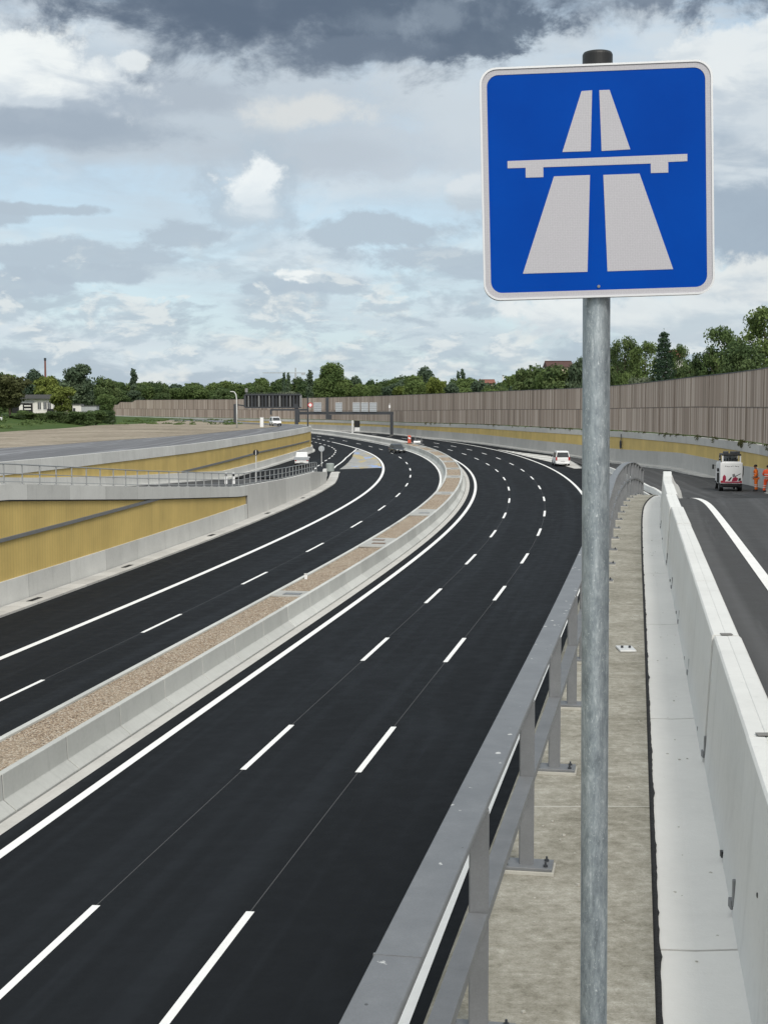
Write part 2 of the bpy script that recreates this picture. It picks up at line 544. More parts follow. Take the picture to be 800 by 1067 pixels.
def timber():
    m, t, b = new_mat('timber_boards')
    tc = t.node('ShaderNodeTexCoord')
    uv, co = tc.outputs['UV'], tc.outputs['Object']
    u, v, _ = t.sep(uv)
    k = t.math('DIVIDE', u, .42)
    r = t.white(t.math('FLOOR', k))
    r2 = t.white(t.math('ADD', t.math('FLOOR', t.math('DIVIDE', u, 2.48)), 71.3))
    up = t.math('GREATER_THAN', v, 2.75)
    r3 = t.white(t.math('ADD', t.math('FLOOR', k), t.math('MULTIPLY', up, 500.5)))
    col = t.ramp(t.math('ADD', t.math('MULTIPLY', r3, .8), t.math('MULTIPLY', r2, .2)),
                 [(.05, (.235, .185, .148)), (.35, (.34, .272, .225)), (.6, (.42, .342, .287)), (.85, (.53, .448, .385))])
    fr = t.math('FRACT', k)
    col = t.mix(t.math('MULTIPLY', t.math('LESS_THAN', fr, .10), .5), col, (.11, .09, .08))
    sm = t.math('LESS_THAN', t.math('ABSOLUTE', t.math('SUBTRACT', v, 2.72)), .06)
    col = t.mix(t.math('MULTIPLY', sm, .7), col, (.06, .05, .045))
    g = t.noise(t.mapping(uv, (8, .5, 1)), 2.5, 5, .7)
    col = t.mix(t.maprange(g, .4, .75, 0, .4), col, (.33, .30, .28))
    fl = t.math('FRACT', t.math('DIVIDE', u, .155))
    t.put(b.inputs['Base Color'], col)
    b.inputs['Roughness'].default_value = .85
    b.inputs['Specular IOR Level'].default_value = .2
    t.put(b.inputs['Normal'], t.bump(fl, .5, .03))


timber()


def ground_mats():
    m, t, b = new_mat('grass_ground')
    co = t.node('ShaderNodeTexCoord').outputs['Object']
    f = t.noise(co, .25, 7, .65)
    g = t.noise(co, 3.0, 5, .7)
    t.put(b.inputs['Base Color'], t.ramp(t.math('ADD', t.math('MULTIPLY', f, .6), t.math('MULTIPLY', g, .4)),
          [(.3, (.025, .05, .015)), (.5, (.05, .085, .022)), (.7, (.10, .12, .045))]))
    b.inputs['Roughness'].default_value = .95
    b.inputs['Specular IOR Level'].default_value = .1
    m, t, b = new_mat('sand_ground')
    co = t.node('ShaderNodeTexCoord').outputs['Object']
    f = t.noise(t.mapping(co, (.6, 1, 1)), .12, 8, .7)
    g = t.noise(co, 1.6, 6, .7)
    h = t.math('ADD', t.math('MULTIPLY', f, .6), t.math('MULTIPLY', g, .4))
    col = t.ramp(h, [(.36, (.13, .115, .085)), (.47, (.24, .205, .16)), (.55, (.31, .27, .215)), (.66, (.42, .38, .32))])
    tuft = t.noise(t.mapping(co, loc=(9, 4, 0)), .35, 7, .7)
    col = t.mix(t.maprange(tuft, .6, .68, 0, .8), col, (.11, .115, .05))
    t.put(b.inputs['Base Color'], col)
    b.inputs['Roughness'].default_value = .95
    b.inputs['Specular IOR Level'].default_value = .1
    t.put(b.inputs['Normal'], t.bump(g, .8, .2))
    m, t, b = new_mat('gore_surface')
    tc = t.node('ShaderNodeTexCoord')
    co = tc.outputs['Object']
    f = t.noise(co, .7, 6, .65)
    col = t.ramp(f, [(.3, (.22, .22, .215)), (.6, (.33, .33, .32)), (.75, (.42, .41, .39))])
    y = t.noise(t.mapping(co, (.35, .09, 1)), 1.0, 4, .6)
    col = t.mix(t.maprange(y, .52, .6, 0, .8), col, (.42, .33, .14))
    bl = t.noise(t.mapping(co, (.4, .09, 1), loc=(7, 3, 0)), 1.0, 3, .55)
    col = t.mix(t.maprange(bl, .58, .63, 0, .85), col, (.22, .34, .62))
    t.put(b.inputs['Base Color'], col)
    b.inputs['Roughness'].default_value = .9


ground_mats()


def leaf(name, c, c2, trans=.25):
    m, t, b = new_mat(name)
    a = t.node('ShaderNodeAttribute', attribute_name='tint').outputs['Fac']
    r = t.node('ShaderNodeObjectInfo').outputs['Random']
    col = t.mix(a, c, c2)
    col = t.mix(1.0, col, t.ramp(r, [(0, (.75, .8, .8)), (1, (1.15, 1.1, 1.0))]), 'MULTIPLY')
    t.put(b.inputs['Base Color'], col)
    b.inputs['Roughness'].default_value = .7
    b.inputs['Specular IOR Level'].default_value = .15
    tr = t.node('ShaderNodeBsdfTranslucent')
    t.put(tr.inputs['Color'], col)
    mx = t.node('ShaderNodeMixShader')
    mx.inputs[0].default_value = trans
    t.l.new(b.outputs[0], mx.inputs[1])
    t.l.new(tr.outputs[0], mx.inputs[2])
    t.l.new(mx.outputs[0], t.n['Material Output'].inputs[0])


leaf('leaf_dark', (0.044, 0.078, 0.032), (0.12, 0.165, 0.07))
leaf('leaf_mid', (0.058, 0.098, 0.033), (0.15, 0.205, 0.075))
leaf('leaf_light', (0.075, 0.11, 0.026), (0.18, 0.22, 0.06))
leaf('leaf_blue', (0.05, 0.08, 0.055), (0.12, 0.165, 0.105))
leaf('leaf_needle', (0.025, 0.05, 0.03), (0.055, 0.09, 0.05), .1)
leaf('leaf_pale', (.10, .13, .07), (.30, .32, .22))
leaf('leaf_brown', (0.07, 0.075, 0.03), (0.14, 0.145, 0.06))


def sign_mats():
    m, t, b = new_mat('sign_blue')
    co = t.node('ShaderNodeTexCoord').outputs['Object']
    t.put(b.inputs['Base Color'], t.ramp(t.noise(co, 4, 4), [(.3, (.0, .045, .31)), (.7, (.0, .056, .36))]))
    b.inputs['Roughness'].default_value = .25
    b.inputs['Specular IOR Level'].default_value = .06
    m, t, b = new_mat('sign_white')
    co = t.node('ShaderNodeTexCoord').outputs['Object']
    v = t.voro(t.mapping(co, (1, 0, 1)), 230.0, 'F1', rnd=.25)
    col = t.mix(t.maprange(v, .25, .6), (.385, .38, .415), (.455, .45, .485))
    t.put(b.inputs['Base Color'], col)
    b.inputs['Roughness'].default_value = .35
    simple('sign_edge', (.66, .67, .69), .35, .35, var=.05)


sign_mats()


# ------------------------------------------------------------------ geometry helpers
def link(name, me, mat=None, parent=None):
    o = bpy.data.objects.new(name, me)
    COL.objects.link(o)
    if mat:
        for q in (mat if isinstance(mat, (list, tuple)) else [mat]):
            me.materials.append(MATS[q])
    if parent is not None: o.parent = parent
    return o


def mesh_of(name, verts, faces, uvs=None, smooth=False):
    me = bpy.data.meshes.new(name)
    me.from_pydata([tuple(v) for v in verts], [], faces)
    if uvs is not None:
        ul = me.uv_layers.new(name='UVMap')
        for lp in me.loops: ul.data[lp.index].uv = uvs[lp.vertex_index]
    if smooth:
        me.polygons.foreach_set('use_smooth', [True] * len(me.polygons))
    me.update()
    return me


class MB:
    """collects shapes into one mesh"""
    def __init__(self): self.v, self.f, self.m = [], [], []

    def add(self, vs, fs, mi=0):
        o = len(self.v)
        self.v += [tuple(x) for x in vs]
        self.f += [tuple(i + o for i in f) for f in fs]
        self.m += [mi] * len(fs)

    def box(self, c, s, mi=0, mtx=None, taper=(1, 1)):
        x, y, z = s[0] / 2, s[1] / 2, s[2] / 2
        vs = []
        for sz in (-1, 1):
            kx, ky = (taper if sz > 0 else (1, 1))
            for sx, sy in ((-1, -1), (1, -1), (1, 1), (-1, 1)):
                p = Vector((sx * x * kx, sy * y * ky, sz * z))
                if mtx: p = mtx @ p
                vs.append(p + Vector(c))
        self.add(vs, [(3, 2, 1, 0), (4, 5, 6, 7), (0, 1, 5, 4), (1, 2, 6, 5), (2, 3, 7, 6), (3, 0, 4, 7)], mi)

    def bar(self, a, b, wd, ht, mi=0):
        """a box beam between two points, wd across and ht up"""
        a, b = Vector(a), Vector(b)
        d = (b - a).normalized()
        s = d.cross(Vector((0, 0, 1)))
        s = s.normalized() if s.length > 1e-4 else Vector((1, 0, 0))
        u = s.cross(d)
        vs = []
        for p in (a, b):
            for i, j in ((-1, -1), (1, -1), (1, 1), (-1, 1)):
                vs.append(p + s * (i * wd / 2) + u * (j * ht / 2))
        self.add(vs, [(3, 2, 1, 0), (4, 5, 6, 7), (0, 1, 5, 4), (1, 2, 6, 5), (2, 3, 7, 6), (3, 0, 4, 7)], mi)

    def tube(self, pts, rad, n=12, mi=0, cap=True):
        pts = [Vector(p) for p in pts]
        if isinstance(rad, (int, float)): rad = [rad] * len(pts)
        vs, fs = [], []
        up = Vector((0, 0, 1))
        for i, p in enumerate(pts):
            d = (pts[min(i + 1, len(pts) - 1)] - pts[max(i - 1, 0)]).normalized()
            a = d.cross(up if abs(d.z) < .95 else Vector((1, 0, 0))).normalized()
            b = d.cross(a)
            for k in range(n):
                t = 2 * PI * k / n
                vs.append(p + a * (rad[i] * math.cos(t)) + b * (rad[i] * math.sin(t)))
        for i in range(len(pts) - 1):
            for k in range(n):
                k2 = (k + 1) % n
                fs.append((i * n + k, i * n + k2, (i + 1) * n + k2, (i + 1) * n + k))
        if cap:
            fs.append(tuple(reversed(range(n))))
            fs.append(tuple(range((len(pts) - 1) * n, len(pts) * n)))
        self.add(vs, fs, mi)

    def prism(self, poly, to3, d0, d1, mi=0):
        n = len(poly)
        vs = [to3(p[0], p[1], d0) for p in poly] + [to3(p[0], p[1], d1) for p in poly]
        fs = [tuple(range(n))[::-1], tuple(range(n, 2 * n))] + [(i, (i + 1) % n, n + (i + 1) % n, n + i) for i in range(n)]
        self.add(vs, fs, mi)

    def build(self, name, mats, parent=None, smooth=False, bevel=0.0, fix=True):
        me = mesh_of(name, self.v, self.f)
        me.polygons.foreach_set('material_index', self.m)
        if fix:
            bm = bmesh.new(); bm.from_mesh(me)
            bmesh.ops.recalc_face_normals(bm, faces=bm.faces)
            bm.to_mesh(me); bm.free()
        if smooth:
            me.polygons.foreach_set('use_smooth', [True] * len(me.polygons))
        o = link(name, me, mats, parent)
        if bevel:
            md = o.modifiers.new('b', 'BEVEL'); md.width = bevel; md.segments = 2; md.limit_method = 'ANGLE'
        return o


def tag(o, label=None, cat=None, group=None, kind=None):
    if label: o['label'] = label
    if cat: o['category'] = cat
    if group: o['group'] = group
    if kind: o['kind'] = kind
    return o


def thing(name, label, cat, loc=(0, 0, 0), rz=0.0, group=None):
    o = bpy.data.objects.new(name, None)
    COL.objects.link(o)
    o.location = loc
    o.rotation_euler = (0, 0, rz)
    return tag(o, label, cat, group)


def kids(o): return [c for c in bpy.data.objects if c.parent == o]


def copy_tree(o, parent=None):
    c = o.copy()
    COL.objects.link(c)
    c.parent = parent
    for ch in kids(o): copy_tree(ch, c)
    return c


def sstep(a, b, x):
    t = min(1, max(0, (x - a) / (b - a)))
    return t * t * (3 - 2 * t)


def interp(x, table):
    return float(np.interp(x, [a for a, _ in table], [b for _, b in table]))


def catmull(pts, step=2.0):
    """a smooth path through points of any dimension, resampled"""
    P = np.array(pts, float)
    P = np.vstack([2 * P[0] - P[1], P, 2 * P[-1] - P[-2]])
    out = []
    for i in range(1, len(P) - 2):
        p0, p1, p2, p3 = P[i - 1:i + 3]
        n = max(1, int(np.linalg.norm(p2[:2] - p1[:2]) / step))
        d1 = np.linalg.norm(p2 - p1)
        m1 = (p2 - p0) / (np.linalg.norm(p2 - p1) + np.linalg.norm(p1 - p0)) * d1
        m2 = (p3 - p1) / (np.linalg.norm(p3 - p2) + np.linalg.norm(p2 - p1)) * d1
        for k in range(n):
            t = k / n
            out.append((2 * t**3 - 3 * t**2 + 1) * p1 + (t**3 - 2 * t**2 + t) * m1 + (-2 * t**3 + 3 * t**2) * p2 + (t**3 - t**2) * m2)
    out.append(P[-2])
    return np.array(out)


def headings(path):
    d = np.gradient(path[:, :2], axis=0)
    d /= np.linalg.norm(d, axis=1)[:, None] + 1e-9
    return d


def sweep_data(path, profile, closed=False, cap=True, u0=0.0):
    """profile: (lateral to the right, up) pairs or a function of the station index"""
    path = np.array(path, float)
    d = headings(path)
    seg = np.concatenate([[0], np.cumsum(np.linalg.norm(np.diff(path[:, :2], axis=0), axis=1))]) + u0
    vs, uvs, fs = [], [], []
    n = None
    for i, p in enumerate(path):
        pr = profile(i) if callable(profile) else profile
        n = len(pr)
        acc = 0.0
        for k, (l, h) in enumerate(pr):
            if k: acc += math.hypot(l - pr[k - 1][0], h - pr[k - 1][1])
            vs.append((p[0] + d[i, 1] * l, p[1] - d[i, 0] * l, p[2] + h))
            uvs.append((seg[i], acc))
    m = len(path)
    for i in range(m - 1):
        for k in range(n if closed else n - 1):
            k2 = (k + 1) % n
            fs.append((i * n + k, i * n + k2, (i + 1) * n + k2, (i + 1) * n + k))
    if closed and cap:
        fs.append(tuple(range(n)))
        fs.append(tuple(range((m - 1) * n, m * n))[::-1])
    return vs, fs, uvs


def sweep(name, path, profile, mat, parent=None, closed=False, bevel=0.0):
    vs, fs, uvs = sweep_data(path, profile, closed)
    me = mesh_of(name, vs, fs, uvs)
    bm = bmesh.new(); bm.from_mesh(me)
    bmesh.ops.recalc_face_normals(bm, faces=bm.faces)
    bm.to_mesh(me); bm.free()
    o = link(name, me, mat, parent)
    if bevel:
        md = o.modifiers.new('b', 'BEVEL'); md.width = bevel; md.segments = 2; md.limit_method = 'ANGLE'
    return o


def ray(px, py):
    u, v = (px - 400) / FPX, (py - 533.5) / FPX
    c, s = math.cos(PITCH), math.sin(PITCH)
    return Vector((u, c - v * s, -s - v * c))


def at(px, py, Y):
    """the world point at distance Y that lies in a photo direction; used to survey where far things stand"""
    d = ray(px, py)
    return EYE + d * (Y / d.y)


# ------------------------------------------------------------------ the motorway's centre line (marking between two lanes)
S0, S1 = -30.0, 420.0
KC = [-.1, -.2, .3, -.45, -1.9949, -1.7557, -1.5997, -1.226, -1.319, -1.4471, -1.1878, -.8338, -.6, -.9, -1.6, -2.2]
KC[0:4] = [-0.1363, -0.3148, 0.6635, -0.4723]
ZC = [1.0076, 1.4294, 2.0919, 2.4574, 2.3954, 2.2344, 2.0741, 1.8931]
BC = [.027, .0263, .0108, .0312, .0378, .0408, .0326, .0294]
sg = np.linspace(S0, S1, 1201)
dsg = sg[1] - sg[0]


def smooth_tab(vals):
    kx = np.linspace(S0, S1, len(vals))
    y = np.interp(sg, kx, vals)
    n = int((kx[1] - kx[0]) / dsg * .8) | 1
    return np.convolve(np.pad(y, n // 2, mode='edge'), np.ones(n) / n, 'valid')


_k = smooth_tab(KC) / 1000
_th = 0.1883 + np.concatenate([[0], np.cumsum((_k[1:] + _k[:-1]) / 2 * dsg)])
_tm = (_th[1:] + _th[:-1]) / 2
RX = -14.6853 + np.concatenate([[0], np.cumsum(np.sin(_tm) * dsg)])
RY = -23.054 + np.concatenate([[0], np.cumsum(np.cos(_tm) * dsg)])
RZ, RB = smooth_tab(ZC), smooth_tab(BC)
# carry the line on past the bend
ext = 200
k_end = -2.4e-3
xs, ys, ths = [RX[-1]], [RY[-1]], [_th[-1]]
for i in range(ext):
    t = ths[-1] + k_end * .6
    ths.append(t); xs.append(xs[-1] + math.sin(t) * .6); ys.append(ys[-1] + math.cos(t) * .6)
sg = np.concatenate([sg, S1 + .6 * np.arange(1, ext + 1)])
RX = np.concatenate([RX, xs[1:]]); RY = np.concatenate([RY, ys[1:]]); RT = np.concatenate([_th, ths[1:]])
RZ = np.concatenate([RZ, np.full(ext, RZ[-1])]); RB = np.concatenate([RB, np.full(ext, RB[-1])])
SEND = float(sg[-1])


def road(s, o, dz=0.0):
    x, y, t, z, b = (float(np.interp(s, sg, a)) for a in (RX, RY, RT, RZ, RB))
    return (x + o * math.cos(t), y - o * math.sin(t), z + b * o + dz)


def road_line(o, s0, s1, dz=0.0, step=2.0):
    n = max(2, int((s1 - s0) / step) + 1)
    return np.array([road(s, o(s) if callable(o) else o, dz) for s in np.linspace(s0, s1, n)])


def road_of(x, y):
    i = int(np.argmin((RX - x) ** 2 + (RY - y) ** 2))
    o = (x - RX[i]) * math.cos(RT[i]) - (y - RY[i]) * math.sin(RT[i])
    return float(sg[i]), float(o)


def road_z(x, y):
    s, o = road_of(x, y)
    return road(s, o)[2]


def strip(name, a, b, mat, parent=None, nl=1, kind='structure'):
    """a sheet between two 3-D lines with the same number of points"""
    a, b = np.array(a), np.array(b)
    seg = np.concatenate([[0], np.cumsum(np.linalg.norm(np.diff((a + b)[:, :2] / 2, axis=0), axis=1))])
    vs, uvs, fs = [], [], []
    for i in range(len(a)):
        wd = np.linalg.norm(b[i] - a[i])
        for k in range(nl + 1):
            t = k / nl
            vs.append(tuple(a[i] * (1 - t) + b[i] * t)); uvs.append((t * wd, seg[i]))
    for i in range(len(a) - 1):
        for k in range(nl):
            q = i * (nl + 1) + k
            fs.append((q, q + 1, q + nl + 2, q + nl + 1))
    o = link(name, mesh_of(name, vs, fs, uvs), mat, parent)
    if kind and parent is None: o['kind'] = kind
    return o


def paint(name, o, wd, s0, s1, dz, mat='road_paint', parent=None, step=2.0):
    of = o if callable(o) else (lambda s: o)
    return strip(name, road_line(lambda s: of(s) - wd / 2, s0, s1, dz, step), road_line(lambda s: of(s) + wd / 2, s0, s1, dz, step), mat, parent)


# ------------------------------------------------------------------ the ramps, walls and plateaus
RAMP_Z = [(-40, 8.25), (33, 8.25), (38, 8.22), (41, 8.15), (46, 7.9), (50, 7.55), (60, 6.6), (70, 5.85), (80, 5.25), (100, 4.55), (120, 4.15), (145, 3.75), (172, 3.1), (190, 2.92), (215, 2.8)]
_ry = np.arange(-40, 216, 1.0)
_rz = np.interp(_ry, [a for a, _ in RAMP_Z], [b for _, b in RAMP_Z])
_rz = np.convolve(np.pad(_rz, 3, mode='edge'), np.ones(7) / 7, 'valid')


def ramp_z(y): return float(np.interp(y, _ry, _rz))


# right outer wall: line of its foot
RW = catmull([(4.5, -40), (8, -20), (13.0, 20), (20.3, 60), (27.4, 100), (29.3, 120), (29.7, 144), (29.2, 175), (27.3, 203), (23.4, 234), (18.3, 275), (10.6, 317), (0.3, 372), (-8, 400), (-20, 430), (-39, 462), (-61, 498), (-94, 550), (-122, 595)], 2.5)


def rw_x(y): return float(np.interp(y, RW[:, 1], RW[:, 0]))


def rw_foot(x, y):
    if y < 190: return ramp_z(y) - .35 * sstep(80, 110, y) if y < 120 else interp(y, [(120, ramp_z(120) - .35), (145, 3.9), (175, 3.2), (190, 2.95)])
    zr = road_z(x, y)
    return interp(y, [(190, 2.95), (215, zr), (230, zr)])


NB_Z = [(-40, 8.3), (60, 7.9), (100, 7.55), (140, 7.42), (179, 7.08), (205, 6.78), (275, 6.3), (372, 5.3), (430, 5.15), (482, 4.9), (600, 4.7)]
NB_H = [(-40, 5.8), (100, 5.8), (140, 5.7), (179, 5.65), (205, 5.8), (275, 6.15), (372, 6.75), (430, 6.5), (482, 6.3), (552, 6.2), (553, 5.4), (565, 5.4), (566, 4.4), (578, 4.4), (579, 3.0), (600, 3.0)]

# left inner wall of the cutting: line of the street edge above it
LW = catmull([(-42, -40), (-38.5, 0), (-34, 40), (-29.4, 85), (-26, 110), (-24.5, 123), (-20.9, 157), (-17.9, 193), (-13.7, 262), (-14.6, 281), (-18.6, 305), (-26, 332), (-36, 362), (-46, 400), (-57, 440), (-73, 480), (-100, 540), (-128, 600)], 2.5)


def lw_x(y): return float(np.interp(y, LW[:, 1], LW[:, 0]))




def left_z(x, y):
    z = interp(y, [(-40, 6.6), (100, 6.45), (157, 6.05), (262, 6.0), (330, 5.5), (420, 5.25), (600, 5.0)])
    return z + 2.6 * sstep(-58, -78, x) * sstep(215, 300, y) * (1 - sstep(325, 375, y))


def left_ramp_z(y):
    return interp(y, [(-40, 7.6), (40, 7.3), (66, 6.75), (84.5, 5.55), (107, 4.2), (125, 3.35), (145, 2.55), (160, 2.0), (172, 1.5), (200, 1.45), (260, 1.55)])


# ---- ground: one sheet with the cutting in it
def build_ground():
    ysl = list(np.arange(-60, 600, 12.0)) + [600, 640, 800, 1200, 2000, 5000]
    lc = [-5000, -1500, -500, -250, -160, -120, -100, -90, -84, -78, -72, -66, -60, -54]
    rows = []
    for y in ysl:
        yy = min(y, 598)
        lx, rx = lw_x(yy) - .45, rw_x(yy) + .9
        if y > 598:
            lx, rx = lx - (y - 598) * .5, rx - (y - 598) * .5
        zb = interp(yy, NB_Z) - .4
        row = []
        for i, c in enumerate(lc):
            x = lx - 4 - (len(lc) - i) * .01 if c > lx - 4 else c
            row.append((x, y, left_z(x, yy) - .12))
        row.append((lx, y, left_z(lx, yy) - .12))
        fl = (lx + .3, y, (road_z(lx, yy) if y > 165 else min(1.2, left_ramp_z(yy))) - .6)
        fr = (rx - .6, y, min(rw_foot(rx, yy), 2.4) - .9)
        if y > 598:
            zc = 4.3
            fl = (lx + .9, y, zc); fr = (rx - 1.2, y, zc)
        row += [fl, fr, (rx, y, zb), (rx + 12, y, zb), (rx + 60, y, zb), (rx + 300, y, zb), (5000, y, zb)]
        rows.append(row)
    n = len(rows[0])
    vs = [p for r in rows for p in r]
    fs = [(i * n + k, i * n + k + 1, (i + 1) * n + k + 1, (i + 1) * n + k) for i in range(len(rows) - 1) for k in range(n - 1)]
    o = link('ground', mesh_of('ground', vs, fs), 'grass_ground')
    tag(o, kind='structure')


build_ground()


def sheet(name, poly_rows, mat, dz):
    """left plateau sheets: rows of (y, x0, x1)"""
    a = np.array([(x0, y, left_z(x0, y) + dz) for y, x0, x1 in poly_rows])
    nl = 10
    vs, fs = [], []
    for y, x0, x1 in poly_rows:
        for k in range(nl + 1):
            x = x0 + (x1 - x0) * k / nl
            vs.append((x, y, left_z(x, y) + dz))
    for i in range(len(poly_rows) - 1):
        for k in range(nl):
            q = i * (nl + 1) + k
            fs.append((q, q + 1, q + nl + 2, q + nl + 1))
    uvs = [(v[0], v[1]) for v in vs]
    o = link(name, mesh_of(name, vs, fs, uvs), mat)
    o['kind'] = 'structure'
    return o


yy = list(np.arange(-40, 421, 6.0))
ST_L = [(-40, -56), (100, -42.5), (140, -37.5), (168, -33.4), (199, -26.7), (255, -20.4), (270, -19.2), (300, -23.5), (332, -32), (362, -43), (420, -66)]
sheet('sand_ground', [(y, -57 + 1.5 * math.sin(y * .08) - max(0, (y - 385) * .3), interp(y, ST_L) + .3) for y in yy], 'sand_ground', .03)
sheet('street', [(y, interp(y, ST_L), lw_x(y) - .35) for y in yy], 'asphalt_street', .05)
strip('street_kerb', [(interp(y, ST_L) - .25, y, left_z(interp(y, ST_L), y) + .07) for y in yy], [(interp(y, ST_L), y, left_z(interp(y, ST_L), y) + .07) for y in yy], 'bitumen')

# ---- main carriageways
ss = np.arange(S0, SEND, 3.0)
ra, rb = [], []
for s in ss:
    if s < 150: oL = -18.35
    else:
        oL = interp(s, [(150, -18.35), (166, -20.5), (169, -33.5), (200, -32.0), (230, -29), (262, -25.5), (300, -23.5), (345, -25.5), (540, -27)])
    if s < 170: oR = interp(s, [(-30, 9.4), (20, 9.8), (60, 11.0), (110, 11.0), (165, 10.6), (170, 10.6)])
    else:
        x, y, _ = road(s, 0); xr = rw_x(min(598, road(s, 8)[1]))
        oR = max(6.5, (xr - x) / math.cos(float(np.interp(s, sg, RT)))) + .3
    ra.append(road(s, oL)); rb.append(road(s, oR))
strip('motorway', ra, rb, 'asphalt_new', nl=14)

# ---- right ramp
BAR = catmull([(.521 - .175 * 40, -40), (.521, 0), (.521 + .175 * 15, 15), (.521 + .175 * 30, 30), (6.93, 36), (7.93, 41), (10.0, 50), (12.1, 60), (15.5, 80), (18.3, 100), (22.4, 143), (23.9, 172)], 1.0)


def bar_x(y): return float(np.interp(y, BAR[:, 1], BAR[:, 0]))


ry_ = np.concatenate([np.arange(-40, 30, 3.0), np.arange(30, 70, 1.0), np.arange(70, 216, 3.0)])
strip('ramp_road', [(bar_x(min(y, 172)) + .02 if y < 172 else road(road_of(23.9, y)[0], interp(y, [(172, 10.2), (200, 11.6), (216, 12.2)]))[0], y, ramp_z(y) - (.10 if y < 172 else -.012)) for y in ry_],
      [(rw_x(y) + .3, y, max(ramp_z(y), rw_foot(rw_x(y), y)) - (.10 if y < 120 else -.012)) for y in ry_], 'asphalt_ramp', nl=4)
ly = np.concatenate([np.arange(-20, 30, 3.0), np.arange(30, 55, 1.0)])
lx_ = lambda y: 5.84 + .172 * (y - 21.9) - .0025 * max(0, y - 38) ** 2
strip('ramp_edge_marking', [(lx_(y) - .085, y, ramp_z(y) - .09) for y in ly], [(lx_(y) + .085, y, ramp_z(y) - .09) for y in ly], 'road_paint')

# ---- left ramp
lry = np.arange(-40, 172, 3.0)


def w1_off(s): return interp(s, [(-30, -19.55), (150, -19.3), (165, -20.3), (180, -20.8)])


W1S = np.arange(-30, 169, 2.0)
W1 = np.array([road(s, w1_off(s)) for s in W1S])


def w1_x(y): return float(np.interp(y, W1[:, 1], W1[:, 0]))


strip('exit_ramp', [(lw_x(y) + .1, y, left_ramp_z(y)) for y in lry], [(w1_x(y) - .25, y, left_ramp_z(y)) for y in lry], 'asphalt_ramp', nl=3)

# ---- gores
gs = np.linspace(186, 262, 24)
strip('exit_gore', [road(s, interp(s, [(186, -19.6), (215, -18.3), (240, -16.9), (262, -15.1)]), .012) for s in gs],
      [road(s, -14.05, .012) for s in gs], 'gore_surface', nl=4)
gs = np.linspace(168, 236, 30)
strip('merge_gore', [road(s, interp(s, [(168, 9.2), (180, 8.6), (205, 7.4), (236, 7.0)]), .02) for s in gs],
      [road(s, interp(s, [(168, 10.2), (180, 12.2), (192, 12.6), (205, 10.6), (220, 8.6), (236, 7.3)]), .02) for s in gs], 'concrete_pale', nl=2)
for k in range(9):
    s = 186 + k * 5.0
    strip('gore_hatching', [road(s, interp(s, [(168, 9.2), (180, 8.6), (205, 7.4), (236, 7.0)]) + .2, .026), road(s + 1.2, interp(s, [(168, 9.2), (180, 8.6), (205, 7.4), (236, 7.0)]) + .2, .026)],
          [road(s + 3, interp(s + 3, [(168, 10.0), (180, 12), (192, 12.2), (205, 10.3), (220, 8.4), (236, 7.2)]), .026), road(s + 4.2, interp(s + 4, [(168, 10.0), (180, 12), (192, 12.2), (205, 10.3), (220, 8.4), (236, 7.2)]), .026)], 'road_paint')

# ---- painted markings
def lcl_o(s): return interp(s, [(-30, -13.8), (540, -13.8)])


paint('solid_line', -3.24, .25, S0, 500, .004)
paint('solid_line', 6.61, .25, S0, 500, .004)
paint('solid_line', -6.90, .25, S0, 500, .004)
paint('solid_line', lcl_o, .30, S0, 318, .004)
paint('ramp_line', lambda s: interp(s, [(186, -20.55), (197, -20.3), (227, -18.6), (245, -17.0), (262, -15.0), (268, -14.2)]), .25, 186, 268, .016)
DA = [-29, -13, 2.5, 18, 33, 48, 62, 76.5, 91, 105, 120, 135.5, 152, 169, 186, 204.5, 223.5, 243, 262, 281, 301, 321, 341, 361, 381, 401]
DB = [-28, -13, 2.5, 18, 33, 48, 63, 77, 92, 106.5, 121.5, 136.5, 152, 168, 184.5, 203, 222, 241, 260.5, 281, 301, 321, 341, 361, 381, 401]
DL = [-20, -5, 10, 24.5, 39, 53.5, 68, 82.5, 98, 113, 129, 145, 162, 179, 198.5, 219.5, 240.5, 260.5, 279, 299, 321.5, 344, 366, 388, 410]


def dashes(name, off, ctr, wd, frac=.335):
    root = None
    vs, fs = [], []
    for i, c in enumerate(ctr):
        sp = (ctr[min(i + 1, len(ctr) - 1)] - ctr[max(i - 1, 0)]) / (2 if 0 < i < len(ctr) - 1 else 1)
        h = sp * frac / 2
        q = len(vs)
        for s in (c - h, c, c + h):
            vs += [road(s, off - wd / 2, .004), road(s, off + wd / 2, .004)]
        fs += [(q, q + 1, q + 3, q + 2), (q + 2, q + 3, q + 5, q + 4)]
    o = link(name, mesh_of(name, vs, fs), 'road_paint')
    o['kind'] = 'structure'


dashes('lane_dashes', 0.0, DA, .16)
dashes('lane_dashes', 3.02, DB, .16)
dashes('lane_dashes', -10.38, DL, .16)
for off in (0.0, 3.02, -10.38):
    paint('asphalt_seam', off, .022, S0, 260, .002, 'seam')
# block dashes of the exit lane
for o_, sl_, wd in ((lambda s: interp(s, [(196, -23.0), (213, -22.36), (247, -19.76), (265, -18.34), (288, -17.3), (320, -17.1), (420, -17.1)]), np.arange(180, 400, 9.2), .22), (lambda s: -13.8, np.arange(322, 420, 9.0), .3)):
    vs, fs = [], []
    for c in sl_:
        q = len(vs)
        for s in (c, c + 2.3, c + 4.6): vs += [road(s, o_(s) - wd / 2, .005), road(s, o_(s) + wd / 2, .005)]
        fs += [(q, q + 1, q + 3, q + 2), (q + 2, q + 3, q + 5, q + 4)]
    ob = link('exit_lane_dashes', mesh_of('exit_lane_dashes', vs, fs), 'road_paint'); ob['kind'] = 'structure'

